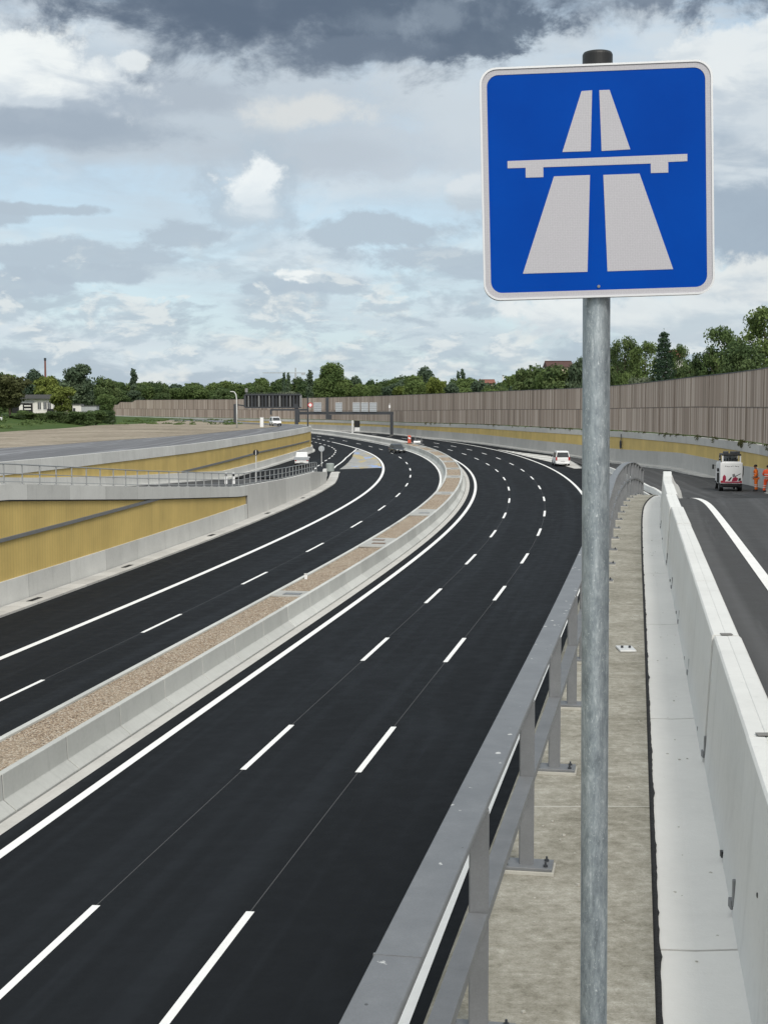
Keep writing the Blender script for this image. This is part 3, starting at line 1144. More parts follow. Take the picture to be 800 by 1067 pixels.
# ------------------------------------------------------------------ median: two rows of barrier elements with gravel between
med = thing('median_barrier', 'long curving row of grey concrete barrier elements along the right edge of the gravel median', 'barrier', road(40, -4.7))
med.location = (0, 0, 0)
medl = thing('median_barrier', 'long curving row of concrete barrier elements along the far edge of the gravel median', 'barrier', (0, 0, 0))
PR_R = [(0, 0), (0, .07), (-.30, .30), (-.335, .9), (-.52, .9), (-.52, 0)]
PR_L = [(0, 0), (0, .07), (.20, .26), (.225, .9), (.40, .9), (.40, 0)]


def barrier_row(root, off, prof, s0, s1, pitch, mat, dz=0.0):
    s = s0
    while s < s1 - .5:
        e = min(s + pitch - .045, s1)
        sweep('barrier_segment', road_line(off, s, e, dz, 1.4), prof, mat, root, True, bevel=.015)
        s += pitch


barrier_row(med, -4.25, PR_R, S0, 262, 3.75, 'concrete_barrier')
sweep('joint_filler', road_line(-4.25, S0, 262, 0, 2.0), [(-.03, 0), (-.03, .05), (-.32, .285), (-.352, .88), (-.50, .88), (-.50, 0)], 'dark_steel', med, True)
sweep('joint_filler', road_line(-6.62, S0, 262, 0, 2.0), [(.03, 0), (.03, .05), (.22, .245), (.24, .88), (.38, .88), (.38, 0)], 'dark_steel', medl, True)
barrier_row(medl, -6.62, PR_L, S0, 262, 3.75, 'concrete_barrier')
# solid concrete median beyond the gravel
fm = tag(sweep('median_wall', road_line(-5.2, 262.5, 470, 0, 3.0), [(-1.4, 0), (-1.35, .1), (-1.1, .35), (-1.05, 1.0), (.95, 1.0), (.98, .35), (1.1, .1), (1.15, 0)], 'concrete_pale', None, True),
         'pale solid concrete median wall curving away behind the orange-red beacon', 'median wall')
strip('median_gutter', road_line(-4.23, S0, 262, .03), road_line(-3.84, S0, 262, .01), 'concrete_kerb')
strip('median_gutter', road_line(-6.75, S0, 262, .004), road_line(-6.60, S0, 262, .02), 'concrete_kerb')
gr = strip('gravel', road_line(-6.24, S0, 262, .82), road_line(-4.76, S0, 262, .82), 'gravel', nl=5)
gr['kind'] = 'stuff'
tag(gr, 'reddish beige gravel filling the median between the two barrier rows', 'gravel')

# concrete cross slabs and covers in the median
slabs = [(56.5, 1.6, 'slab'), (77.5, 5.0, 'cover'), (98, 5.5, 'slab'), (118, 3.2, 'slab'), (143, 4, 'slab'), (160, 3.4, 'slab'), (179, 3.6, 'slab'), (196, 6, 'slab'), (219, 4, 'slab'), (240, 6, 'slab')]
names_ = ['small pale concrete slab with a steel lid, nearest break in the median gravel', 'long concrete slab with two rusty lids, second break in the median gravel',
          'concrete slab in the median gravel just past the rusty lids', 'concrete slab, fourth break in the median gravel counted from the near end',
          'concrete slab at the start of the median bend, fifth break in the gravel', 'concrete slab at the tightest part of the median bend, sixth break in the gravel',
          'concrete slab, seventh break in the median gravel, past the tight bend', 'wide concrete slab, eighth break in the median gravel',
          'concrete slab, ninth break in the median gravel, two before the end', 'last concrete slab in the median gravel, by the orange-red beacon']
simple('rust_lid', (.16, .115, .09), .85, var=.25)
for (s, ln, kd), lb in zip(slabs, names_):
    root = thing('drain_slab', lb, 'slab', (0, 0, 0), 0, 'concrete slabs across the gravel median')
    x, y, z = road(s, -5.5, .82)
    root.location = (x, y, z)
    t = float(np.interp(s, sg, RT))
    root.rotation_euler = (0, 0, -t)
    b_ = MB(); b_.box((0, 0, .02), (1.46, ln, .07)); b_.build('slab', 'concrete_slab', root, bevel=.01)
    b_ = MB(); b_.box((.15, -ln * .18, .07), (.75, .55, .03)); b_.build('lid', 'rust_lid' if kd == 'cover' else 'steel_band', root, bevel=.005)
    if ln > 4:
        b_ = MB(); b_.box((-.2, ln * .2, .07), (.7, .5, .03)); b_.build('lid', 'rust_lid' if kd == 'cover' else 'concrete_slab', root, bevel=.005)
x, y, z = road(61.5, -6.05, .82)
mk = thing('marker_post', 'short white marker stub at the edge of the median gravel', 'marker post', (x, y, z))
b_ = MB(); b_.box((0, 0, .12), (.14, .08, .24)); b_.build('post', 'white_paint', mk, bevel=.01)
b_ = MB(); b_.box((0, 0, .26), (.17, .1, .04)); b_.build('cap', 'pale_steel', mk)

# ------------------------------------------------------------------ left: wall between carriageway and exit ramp
lb_pts = road_line(-18.32, S0, 172, 0, 2.0)
kb = sweep('kerb', road_line(lambda s: interp(s, [(S0, -18.3), (150, -18.3), (172, -19.2)]), S0, 176, 0, 2.0), [(.0, 0), (0, .10), (-.30, .13), (-1.05, .10), (-1.05, 0)], 'concrete_kerb')
kb['kind'] = 'structure'
for i, s in enumerate((58.5, 71, 88, 106, 124)):
    dr = MB(); p0, p1 = road(s, -18.75, .128), road(s + 1.3, -18.75, .128)
    dr.bar(p0, p1, .30, .03)
    tag(dr.build('drain_grate', 'bitumen'), ['dark drain grate in the left kerb, nearest of the row', 'dark drain grate in the left kerb, second nearest', 'dark drain grate in the left kerb, middle of the row',
        'dark drain grate in the left kerb, second farthest', 'dark drain grate in the left kerb, farthest of the row'][i], 'drain', 'drain grates in the left kerb')

wall1 = thing('ramp_wall', 'concrete and yellow clad retaining wall between left carriageway and exit ramp', 'retaining wall', (0, 0, 0))
PAR = [(-40, 7.9), (40, 7.5), (66.5, 7.04), (84.5, 5.83), (107, 4.48), (125, 4.07), (145, 3.72), (160, 2.95), (168, 2.7)]
w1p = np.array([road(s, w1_off(s)) for s in np.arange(S0, 169, 2.0)])
i109 = int(np.argmin(abs(w1p[:, 1] - 109)))


def pz(y): return interp(y, PAR)


sweep('concrete_base', w1p[:i109 + 1], lambda i: [(0, .05), (-.04, 1.22), (-.36, 1.22), (-.36, -.3)], 'concrete_wall', wall1)
sweep('yellow_cladding', w1p[:i109 + 1], lambda i: [(-.14, 1.2), (-.14, max(1.25, pz(w1p[i, 1]) - .72 - w1p[i, 2]))], 'yellow_cladding', wall1)
sweep('parapet', w1p[:i109 + 1], lambda i: [(.02, max(1.26, pz(w1p[i, 1]) - .74 - w1p[i, 2])), (.02, pz(w1p[i, 1]) - w1p[i, 2]), (-.45, pz(w1p[i, 1]) - w1p[i, 2]), (-.45, max(1.26, pz(w1p[i, 1]) - .74 - w1p[i, 2]))], 'concrete_wall', wall1, True)
sweep('shadow_joint', w1p[:i109 + 1], lambda i: [(-.10, max(1.2, pz(w1p[i, 1]) - .80 - w1p[i, 2])), (-.10, max(1.25, pz(w1p[i, 1]) - .742 - w1p[i, 2]))], 'dark_steel', wall1)
sweep('concrete_wall', w1p[i109:], lambda i: [(.03, .05), (-.02, max(.8, pz(w1p[i109 + i, 1]) - w1p[i109 + i, 2])), (-.45, max(.8, pz(w1p[i109 + i, 1]) - w1p[i109 + i, 2])), (-.45, 0)], 'concrete_pale', wall1, True)
# sloping metal band on the cladding
bd = MB()
for k in range(14):
    def bp_(t):
        y = 50 + (89.5 - 50) * t
        x = w1_x(y)
        z0 = road_z(x, y)
        s, o = road_of(x, y)
        zz = interp(y, [(50, 4.05), (66.5, 4.42), (89.5, 4.95)])
        q = road(s, o - .08); return (q[0], q[1], zz)
    bd.bar(bp_(k / 14), bp_((k + 1) / 14 + .002), .10, .17)
bd.build('metal_band', 'steel_band', wall1)

# railing on it
rl = thing('parapet_railing', 'thin grey steel railing along the concrete parapet of the exit ramp, left of the motorway', 'railing', (0, 0, 0))
rp = [(x - .22, y, pz(y)) for x, y, z in catmull([tuple(q) for q in w1p[::4]], 1.78) if 30 < y < 148]
for hgt, r_ in ((.95, .035), (.50, .025), (.12, .022)):
    m_ = MB(); m_.tube([(a, b, c + hgt) for a, b, c in rp], r_, 6)
    m_.build('rail', 'galv_rail', rl)
for a, b, c in rp:
    m_ = MB(); m_.box((a, b, c + .475), (.06, .06, .95)); m_.box((a, b, c + .015), (.18, .18, .03))
    m_.build('post', 'galv_rail', rl)

# ------------------------------------------------------------------ left outer wall: foot, yellow cladding, cap
wall2 = thing('street_wall', 'yellow clad retaining wall with concrete cap below the grey street, beyond the exit ramp', 'retaining wall', (0, 0, 0))
lwz = np.array([(x + .1, y, left_z(x, y)) for x, y in LW])


def foot2(i):
    x, y, z = lwz[i]
    return (left_ramp_z(y) if y < 262 else road_z(x + 1, y)) - z


sweep('concrete_cap', lwz, lambda i: [(-.30, -.2), (-.30, .10), (.0, .10), (.06, -.85), (-.25, -.85)], 'concrete_wall', wall2, True)
sweep('yellow_cladding', lwz, lambda i: [(-.02, min(-.86, foot2(i) + .8)), (-.04, -.84)], 'yellow_cladding', wall2)
sweep('concrete_foot', lwz, lambda i: [(.75, foot2(i) - .1), (.70, foot2(i) + .12), (.36, foot2(i) + .14), (.28, foot2(i) + .95), (-.04, foot2(i) + .95)], 'concrete_wall', wall2)
bd = MB()
j0 = int(np.argmin(abs(lwz[:, 1] - 152))); j1 = int(np.argmin(abs(lwz[:, 1] - 262)))
for i in range(j0, j1):
    q = []
    for j in (i, i + 1):
        x, y, z = lwz[j]
        q.append((x + .03, y, interp(y, [(152, 3.35), (200, 3.7), (262, 3.55)])))
    bd.bar(q[0], q[1], .1, .22)
bd.build('metal_band', 'steel_band', wall2)

# ------------------------------------------------------------------ right outer wall and noise barrier
wall3 = thing('outer_wall', 'long curving retaining wall of grey concrete and yellow cladding below the timber noise barrier', 'retaining wall', (0, 0, 0))
rwz = np.array([(x, y, rw_foot(x, y)) for x, y in RW])


def nbz(i): return interp(rwz[i, 1], NB_Z) - rwz[i, 2]


sweep('kerb', rwz, lambda i: [(-.95, -.1), (-.93, .16), (-.2, .22), (.0, .24)], 'concrete_kerb', wall3)
sweep('concrete_base', rwz, lambda i: [(0, -.2), (.03, 1.72), (.25, 1.72)], 'concrete_grey', wall3)
sweep('yellow_cladding', rwz, lambda i: [(.12, 1.70), (.14, max(1.75, nbz(i) - .72))], 'yellow_cladding', wall3)
sweep('concrete_cap', rwz, lambda i: [(.06, max(1.76, nbz(i) - .76)), (.04, nbz(i) - .06), (.75, nbz(i) - .06), (.75, nbz(i) - .9)], 'concrete_pale', wall3, True)
nb = thing('noise_barrier', 'tall weathered timber noise barrier curving along the top of the outer wall', 'noise barrier', (0, 0, 0))
nbp = np.array([(x, y, interp(y, NB_Z)) for x, y in RW])
sweep('timber_boards', nbp, lambda i: [(.30, .10), (.30, interp(nbp[i, 1], NB_H)), (.46, interp(nbp[i, 1], NB_H)), (.46, .10)], 'timber_boards', nb, True)
sweep('capping', nbp, lambda i: [(.26, interp(nbp[i, 1], NB_H)), (.26, interp(nbp[i, 1], NB_H) + .07), (.50, interp(nbp[i, 1], NB_H) + .07), (.50, interp(nbp[i, 1], NB_H))], 'dark_steel', nb, True)
acc, nextp = 0.0, 0.0
dn = headings(nbp)
for i in range(1, len(nbp)):
    acc += float(np.linalg.norm(nbp[i, :2] - nbp[i - 1, :2]))
    if acc >= nextp and nbp[i, 1] > 70:
        nextp = acc + 5.6
        x, y, z = nbp[i]
        m_ = MB(); h_ = interp(y, NB_H)
        mt = Matrix.Rotation(math.atan2(dn[i, 1], dn[i, 0]), 3, 'Z')
        m_.box((x + dn[i, 1] * .27, y - dn[i, 0] * .27, z + h_ / 2 - .15), (.09, .05, h_ + .2), mtx=mt)
        m_.build('post', 'post_timber', nb)

# small pipe loop fixed on the yellow cladding behind the sign post
pt = at(645.5, 463, rw_x(0) * 0 + 176)
x_, y_ = rw_x(177) - .02, 177
lp = thing('wall_ring', 'small dark ring hanging on the yellow wall right of the sign post', 'ring', (x_, y_, at(645, 463, 177).z))
m_ = MB(); m_.tube([(-.06, .45 * math.cos(t) * .8, .45 * math.sin(t)) for t in np.linspace(0, 2 * PI, 21)], .09, 6); m_.build('ring', 'dark_steel', lp)
m_ = MB(); m_.box((-.03, 0, .85), (.08, .1, .9)); m_.build('strap', 'dark_steel', lp)

# ------------------------------------------------------------------ right: walkway, gutter, barrier, railing
KR = catmull([(.131 - .175 * 40, -40), (.131, 0), (.131 + .175 * 15, 15), (.131 + .175 * 29, 29), (6.50, 36), (7.60, 41), (8.85, 46.5), (10.05, 52.5)], .8)
FN = catmull([(.39 - .19 * 18.09, -12.3), (.39, 5.79), (.39 + .19 * 6.2, 11.99), (3.03, 20), (4.80, 30), (5.56, 34), (6.36, 38), (7.22, 42), (8.28, 47), (9.38, 52)], .5)


def fn_x(y): return float(np.interp(y, FN[:, 1], FN[:, 0])) if y > -12 else .39 + .19 * (y - 5.79)


def kr_x(y): return float(np.interp(y, KR[:, 1], KR[:, 0]))


ky = np.concatenate([np.arange(-38, 28, 1.0), np.arange(28, 52.3, .6)])
vs, fs, uvs = [], [], []
for i, y in enumerate(ky):
    z = ramp_z(y)
    xl = min(fn_x(y), kr_x(y) - .3) - .26
    xr = kr_x(y) - .015
    ks = [(xl, z - .55, 1.4), (xl - .0, z - .02, .85), (xl + .03, z + .01, .82)] + [(xl + .03 + (xr - xl - .03) * t, z + .01, .8 * (1 - t)) for t in (.2, .4, .6, .8, 1)] + [(xr, z - .3, -.3)]
    for x, zz, v in ks:
        vs.append((x, y, zz)); uvs.append((y, v))
n = 9
for i in range(len(ky) - 1):
    for k in range(n - 1): fs.append((i * n + k, i * n + k + 1, (i + 1) * n + k + 1, (i + 1) * n + k))
wk = link('walkway', mesh_of('walkway', vs, fs, uvs), 'walkway_concrete'); wk['kind'] = 'structure'
# the retaining wall that carries it, down to the carriageway
vs, fs, uvs = [], [], []
wy = list(np.arange(-38, 52, 3.0)) + list(np.arange(52, 172, 4.0))
for i, y in enumerate(wy):
    if y < 52:
        x = min(fn_x(y), kr_x(y) - .3) - .2
        zt = ramp_z(y) - .5
    else:
        x = bar_x(y) - interp(y, [(52, 1.35), (62, .5), (172, .1)]); zt = ramp_z(y) + .02
    vs += [(x, y, road_z(x, y) - .1), (x, y, zt)]
    uvs += [(y, 0), (y, 6)]
fs = [(2 * i, 2 * i + 1, 2 * i + 3, 2 * i + 2) for i in range(len(wy) - 1)]
rw_ = link('retaining_wall', mesh_of('retaining_wall', vs, fs, uvs), 'concrete_wall')
md = rw_.modifiers.new('s', 'SOLIDIFY'); md.thickness = .15
tag(rw_, 'concrete retaining wall carrying the walkway above the right carriageway', 'retaining wall')
# gutter and bitumen joint
gy = np.concatenate([np.arange(-38, 28, 1.0), np.arange(28, 60, .8)])
kg = lambda y: min(kr_x(y), bar_x(y) - .25) if y < 52 else bar_x(y) - .3
vs, fs, uvs = [], [], []
gutter = bpy.data.objects.new('gutter', None); 
edges = [6.81 + 5.1 * k for k in range(-8, 11)]
mg = MB()
for a, b in zip(edges[:-1], edges[1:]):
    ysn = np.linspace(a + .011, b - .011, 6)
    vv = []
    for y in ysn:
        z = ramp_z(y) - .012
        vv += [(kg(y) + .013, y, z - .12), (kg(y) + .013, y, z), ((kg(y) + bar_x(y)) / 2, y, z - .006), (bar_x(y) + .0, y, z), (bar_x(y) + .25, y, z)]
    ff = []
    for i in range(5):
        for k in range(4): ff.append((i * 5 + k, i * 5 + k + 1, i * 5 + k + 6, i * 5 + k + 5))
    ff.append((0, 1, 2, 3, 4)); ff.append((25, 26, 27, 28, 29))
    mg.add(vv, ff)
gt = mg.build('gutter', 'concrete_gutter'); gt['kind'] = 'structure'
jt = MB()
vv, ff = [], []
jy = np.arange(-38, 48, .06)
for i, y in enumerate(jy):
    a = kr_x(y) - .016 + RNG.normal(0, .001)
    b = kr_x(y) + .014 + abs(RNG.normal(0, .0025)) + (.012 * max(0, math.sin(y * 3.1) * math.sin(y * 7.7)) ** 3)
    z = ramp_z(y) - .004
    vv += [(a, y, z), ((a + b) / 2, y, z + .006 + RNG.normal(0, .0025)), (b, y, z)]
for i in range(len(jy) - 1):
    q = 3 * i
    ff += [(q, q + 1, q + 4, q + 3), (q + 1, q + 2, q + 5, q + 4)]
jb = link('bitumen_joint', mesh_of('bitumen_joint', vv, ff), 'bitumen'); jb['kind'] = 'structure'

# precast barrier along the ramp
rb_ = thing('ramp_barrier', 'tall pale precast concrete barrier with recessed lifting slots between gutter and upper ramp', 'barrier', (0, 0, 0))


def seg_barrier(y0, y1, first):
    yv = np.linspace(y0 + .011, y1 - .011, max(3, int((y1 - y0) / 1.1)))
    jx, jz = RNG.normal(0, .006), RNG.normal(0, .006)
    pth = np.array([(bar_x(y) + jx, y, ramp_z(y) - .03 + jz) for y in yv])
    hh = lambda y: interp(y, [(0, .97), (31, .97), (36, .93), (41, .76), (45, .42), (60, .36), (172, .5)])
    o = sweep('barrier_segment', pth, lambda i: [(0, 0), (.012, .16), (.055, hh(pth[i, 1]) - .014), (.068, hh(pth[i, 1])), (.148, hh(pth[i, 1])), (.15, hh(pth[i, 1]) - .004), (.154, hh(pth[i, 1]) - .004), (.156, hh(pth[i, 1])), (.238, hh(pth[i, 1])), (.252, hh(pth[i, 1]) - .014), (.30, .16), (.32, -.1)], 'concrete_white', rb_, True, bevel=.006)
    if y1 < 30 and y0 > -2:
        # lifting slot with sealant at the joint and coupling clip at the foot
        m_ = MB()
        xq, zq = bar_x(y1), ramp_z(y1)
        m_.box((xq + .155, y1, zq + .945), (.085, .06, .006)); (m_.build('lifting_slot', 'concrete_grey', o, bevel=.004) if y1 < 12 else None)
        m_ = MB(); m_.box((xq + .016, y1 - .02, zq + .12), (.03, .03, .14)); m_.box((xq + .01, y1 + .02, zq + .05), (.03, .06, .05)); m_.build('coupling', 'steel_band', o, bevel=.004)
        m_ = MB(); m_.box((xq - .17, y1 - 1.5, zq + .03), (.02, .05, .06)); m_.box((xq - .25, y1 - 1.5 + 2.2, zq + .03), (.02, .05, .06))
        for dy in (.9,):
            m_ = MB(); m_.box((bar_x(y1 + dy) + .006, y1 + dy, ramp_z(y1 + dy) + .03), (.016, .04, .035)); m_.build('drain_notch', 'black_plastic', o)


fy2 = np.arange(-30, 43.5, .5)
sweep('joint_filler', np.array([(bar_x(y), y, ramp_z(y) - .03) for y in fy2]), lambda i: [(.018, 0), (.030, .16), (.076, interp(fy2[i], [(0, .955), (31, .955), (37, .885), (41, .70), (44, .43)])), (.235, interp(fy2[i], [(0, .963), (31, .963), (37, .893), (41, .71), (44, .43)])), (.28, 0)], 'black_plastic', rb_, True)
y = 7.26 - 3.17 * 12
while y < 172:
    stp = 3.17 if y < 40 else 4.0
    seg_barrier(y, min(172, y + stp), False)
    y += stp

for yv_, zv_ in ((6.15, .52),):
    m_ = MB(); xq = bar_x(yv_) + .012 + .043 * zv_ / .97
    m_.tube([(xq - .003, yv_, ramp_z(yv_) - .03 + zv_), (xq + .02, yv_, ramp_z(yv_) - .03 + zv_)], .012, 10); m_.build('sleeve', 'black_plastic', rb_)

# railing on the walkway
fen = thing('walkway_railing', 'grey painted steel railing with broad handrail and box posts along the walkway edge', 'railing', (0, 0, 0))
fy = np.concatenate([np.arange(-12, 30, 1.5), np.arange(30, 52.1, .5)])
fpath = np.array([(fn_x(y), y, ramp_z(y) + .01) for y in fy])


def fh(y): return 1.0


sweep('handrail', fpath, lambda i: [(-.111, fh(fy[i]) - .028), (-.111, fh(fy[i]) - .008), (-.105, fh(fy[i])), (.031, fh(fy[i])), (.037, fh(fy[i]) - .008), (.037, fh(fy[i]) - .028)], 'rail_top', fen, True, bevel=.004)
py_ = [5.79 + 2.15 * k for k in range(-8, 22)]
for i in range(len(py_) - 1):
    a, b = py_[i] + .035, py_[i + 1] - .035
    if py_[i + 1] - py_[i] < .5: continue
    pa = np.array([(fn_x(y), y, ramp_z(y) + .01) for y in np.linspace(a, b, 5)])
    sweep('middle_rail', pa, [(-.04, .495), (-.04, .545), (.04, .545), (.04, .495)], 'rail_paint', fen, True, bevel=.003)
for k, y in enumerate(py_):
    x, z = fn_x(y), ramp_z(y) + .01
    m_ = MB(); m_.box((x, y, z + .485), (.08, .05, .97)); po = m_.build('post', 'rail_paint', fen, bevel=.004)
    m_ = MB(); m_.box((x, y, z + .03), (.30, .17, .018), mtx=Matrix.Rotation(-.18, 3, 'Z')); m_.build('base_plate', 'rail_paint', po, bevel=.003)
    m_ = MB(); m_.box((x, y, z + .009), (.32, .19, .022), mtx=Matrix.Rotation(-.18, 3, 'Z')); m_.build('grout_pad', 'walkway_concrete', po, bevel=.003)
    for bx in (-.11, .11):
        for by in (-.05, .05):
            m_ = MB()
            m_.tube([(x + bx + .18 * by, y + by - .18 * bx, z + .035), (x + bx + .18 * by, y + by - .18 * bx, z + .05)], .014, 6)
            m_.tube([(x + bx + .18 * by, y + by - .18 * bx, z + .05), (x + bx + .18 * by, y + by - .18 * bx, z + .066)], .006, 6)
            m_.build('bolt', 'dark_steel', po)
# handrail expansion joints
for yj in (4.15, 15.2, 26.4):
    m_ = MB(); m_.box((fn_x(yj) - .0385, yj, ramp_z(yj) + .996), (.145, .010, .032), mtx=Matrix.Rotation(-.18, 3, 'Z')); m_.build('joint_sleeve', 'rail_paint', fen)

# survey plate and small debris on the walkway
pl = thing('survey_plate', 'small light metal plate with two studs on the walkway right of the sign post', 'plate', (2.56, 15.1, ramp_z(15) + .012))
m_ = MB(); m_.box((0, 0, .012), (.17, .30, .02)); m_.build('plate', 'pale_steel', pl, bevel=.004)
for q in (-.04, .04):
    m_ = MB(); m_.tube([(q, 0, .02), (q, 0, .045)], .014, 8); m_.build('stud', 'dark_steel', pl)
deb = MB()
for k in range(150):
    y = RNG.uniform(4.5, 28)
    if k < 95: x = RNG.uniform(fn_x(y) - .15, kr_x(y) - .06); zz = ramp_z(y) + .012
    else: x = RNG.uniform(kr_x(y) + .05, bar_x(y) - .02); zz = ramp_z(y) - .02
    r = RNG.uniform(.003, .009)
    deb.box((x, y, zz + r * .5), (r * 2, r * 1.6, r * 1.2), mtx=Matrix.Rotation(RNG.uniform(0, 3), 3, 'Z'))
db = deb.build('debris', 'walkway_concrete'); tag(db, 'tiny stones and mortar crumbs lying on walkway and gutter', 'debris', kind='stuff')

# ------------------------------------------------------------------ the blue motorway sign
ms = thing('motorway_sign', 'square blue motorway sign with white carriageway and bridge symbol on a galvanised post', 'road sign', (.587, 3.87, 8.26))
RL, YW = math.radians(1.55), math.radians(3.0)
SU = Vector((math.cos(RL) * math.cos(YW), -math.sin(YW), math.sin(RL)))
SV = Vector((-math.sin(RL), 0, math.cos(RL)))
SV = (SV - SU * SV.dot(SU)).normalized()
SN = SU.cross(SV)            # towards the viewer (-Y)
CEN = at(621.7, 188.9, 3.815)
base = Vector(ms.location)


def sgn(u, v, d): return CEN + SU * u + SV * v + SN * d - base


def rrect(hw, r, n=8):
    out = []
    for cx0, cy0, a0 in ((hw - r, hw - r, 0), (-hw + r, hw - r, PI / 2), (-hw + r, -hw + r, PI), (hw - r, -hw + r, 1.5 * PI)):
        for k in range(n + 1):
            a = a0 + PI / 2 * k / n
            out.append((cx0 + r * math.cos(a), cy0 + r * math.sin(a)))
    return out


def ring(mb, outer, inner, d0, d1):
    n = len(outer)
    vs = [sgn(*p, d1) for p in outer] + [sgn(*p, d1) for p in inner] + [sgn(*p, d0) for p in outer] + [sgn(*p, d0) for p in inner]
    fs = []
    for i in range(n):
        j = (i + 1) % n
        fs += [(i, j, n + j, n + i), (i, 2 * n + i, 2 * n + j, j), (n + i, n + j, 3 * n + j, 3 * n + i), (2 * n + i, 3 * n + i, 3 * n + j, 2 * n + j)]
    mb.add(vs, fs)


m_ = MB(); m_.prism(rrect(.2925, .037), sgn, -.004, 0); pan = m_.build('sign_panel', 'sign_blue', ms)
m_ = MB(); ring(m_, rrect(.3005, .044), rrect(.2955, .040), -.028, .004); m_.build('rolled_edge', 'sign_edge', pan, smooth=False)
m_ = MB(); ring(m_, rrect(.2953, .0395), rrect(.2815, .030), -.003, .0012); m_.build('border', 'sign_white', pan)


def zmap(q):
    """photo-zoom survey of the symbol -> sign plane (bilinear in the panel's corners)"""
    x, y = q
    for _ in range(3):
        pass
    TL, TR, BR, BL = Vector((65, 97)), Vector((742, 78)), Vector((742, 756)), Vector((65, 772))
    a, b = .5, .5
    for _ in range(12):
        P = TL * (1 - a) * (1 - b) + TR * a * (1 - b) + BR * a * b + BL * (1 - a) * b
        da = (TR - TL) * (1 - b) + (BR - BL) * b
        db_ = (BL - TL) * (1 - a) + (BR - TR) * a
        e = Vector((x, y)) - P
        det = da.x * db_.y - da.y * db_.x
        a += (e.x * db_.y - e.y * db_.x) / det
        b += (da.x * e.y - da.y * e.x) / det
    return ((a - .5) * .598, (.5 - b) * .594 - .002)


SYM = [[(362, 160), (393, 158), (386, 335), (303, 337)], [(414, 158), (444, 157), (502, 331), (418, 335)],
       [(141, 362), (668, 346), (668, 367), (612, 369), (612, 400), (561, 401), (561, 373), (246, 381), (246, 410), (194, 411), (194, 382), (141, 383)],
       [(277, 408), (383, 405), (371, 690), (180, 694)], [(422, 405), (528, 402), (623, 684), (430, 689)]]
for poly in SYM:
    m_ = MB(); m_.prism([zmap(q) for q in poly], sgn, -.002, .001)
    m_.build('road_symbol', 'sign_white', pan)
m_ = MB(); m_.prism([(.004 * math.cos(t), -.272 + .004 * math.sin(t)) for t in np.linspace(0, 2 * PI, 10)[:-1]], sgn, -.001, .0025); m_.build('rivet', 'steel_band', pan)
# post, cap, clamps
PT = at(622.2, 62, 3.868) - base
m_ = MB()
zt = PT.z
pts = [Vector((0, 0, -.02)) + (PT - Vector((0, 0, 0))) * t for t in np.linspace(0, 1, 12)]
m_.tube(pts, .0365, 40); m_.build('post', 'galvanised', ms, smooth=True)
m_ = MB()
ax = PT.normalized()
m_.tube([PT - ax * .03, PT + ax * .012, PT + ax * .018, PT + ax * .0195], [.0395, .0395, .036, .02], 36); cp = m_.build('post_cap', 'black_plastic', ms, smooth=False, bevel=.002)
for v in (.18, -.18):
    m_ = MB()
    c0 = CEN + SV * v - base
    q = Vector((0, 0, 0)) + PT * (c0.z / PT.z)
    m_.tube([(q.x, q.y, q.z - .02), (q.x, q.y, q.z + .02)], .0395, 24)
    m_.box((q.x, q.y + .043, q.z), (.05, .02, .03))
    m_.build('clamp', 'steel_band', ms)
m_ = MB(); m_.tube([(0, 0, .0), (0, 0, .012)], .075, 24); m_.build('ground_flange', 'galvanised', ms)

# ------------------------------------------------------------------ gantries and signs over the far carriageway
GY = 352.0


def gx(px): return at(px, 420, GY).x


def gz(py): return at(400, py, GY).z


ga = thing('sign_gantry', 'dark sign gantry with long thin beam and grey signal panels over the far carriageway', 'gantry', (gx(408), GY, road_z(gx(408), GY)))
B0 = Vector(ga.location)
m_ = MB(); m_.box((0, 0, (gz(429.3) - B0.z) / 2), (.8, .6, gz(429.3) - B0.z)); m_.build('post', 'dark_steel', ga)
m_ = MB(); m_.box((0, 0, .12), (.9, .9, .24)); m_.build('footing', 'concrete_grey', ga)
m_ = MB(); xl = gx(310) - B0.x
m_.box((xl, 0, gz(434) - B0.z), (1.1, .8, 2.8)); m_.build('post', 'dark_steel', ga)
m_ = MB(); zb = gz(430.4) - B0.z
m_.box((xl / 2, 0, zb), (abs(xl) + .9, .5, .72)); m_.build('beam', 'dark_steel', ga)
for a, b in ((327, 335), (349.5, 356.5), (367.5, 375), (376.2, 383.6), (385, 392.5)):
    m_ = MB(); c = (gx((a + b) / 2) - B0.x, -.45, gz(424.3) - B0.z); wq = gx(b) - gx(a); hq = gz(419.4) - gz(429)
    m_.box(c, (wq, .22, hq)); sp = m_.build('signal_panel', 'panel_back', ga, bevel=.03)
    m_ = MB()
    for k in range(4): m_.box((c[0], c[1] - .13, c[2] - hq / 2 + hq * (k + .5) / 4), (wq * .96, .05, .07))
    m_.build('rib', 'steel_band', sp)
m_ = MB(); m_.box((gx(341) - B0.x, -.4, gz(423.5) - B0.z), (.75, .3, 4.2)); m_.build('upright', 'dark_steel', ga)
m_ = MB(); m_.box((gx(342.5) - B0.x, -.4, gz(434.5) - B0.z), (1.5, .4, 1.1)); m_.build('control_box', 'dark_steel', ga)
m_ = MB(); m_.tube([(gx(405.8) - B0.x, 0, zb + .3), (gx(405.8) - B0.x, 0, gz(420) - B0.z)], .06, 8); m_.box((gx(405.8) - B0.x, -.1, gz(423.8) - B0.z), (.4, .4, .7)); m_.build('camera', 'white_paint', ga)

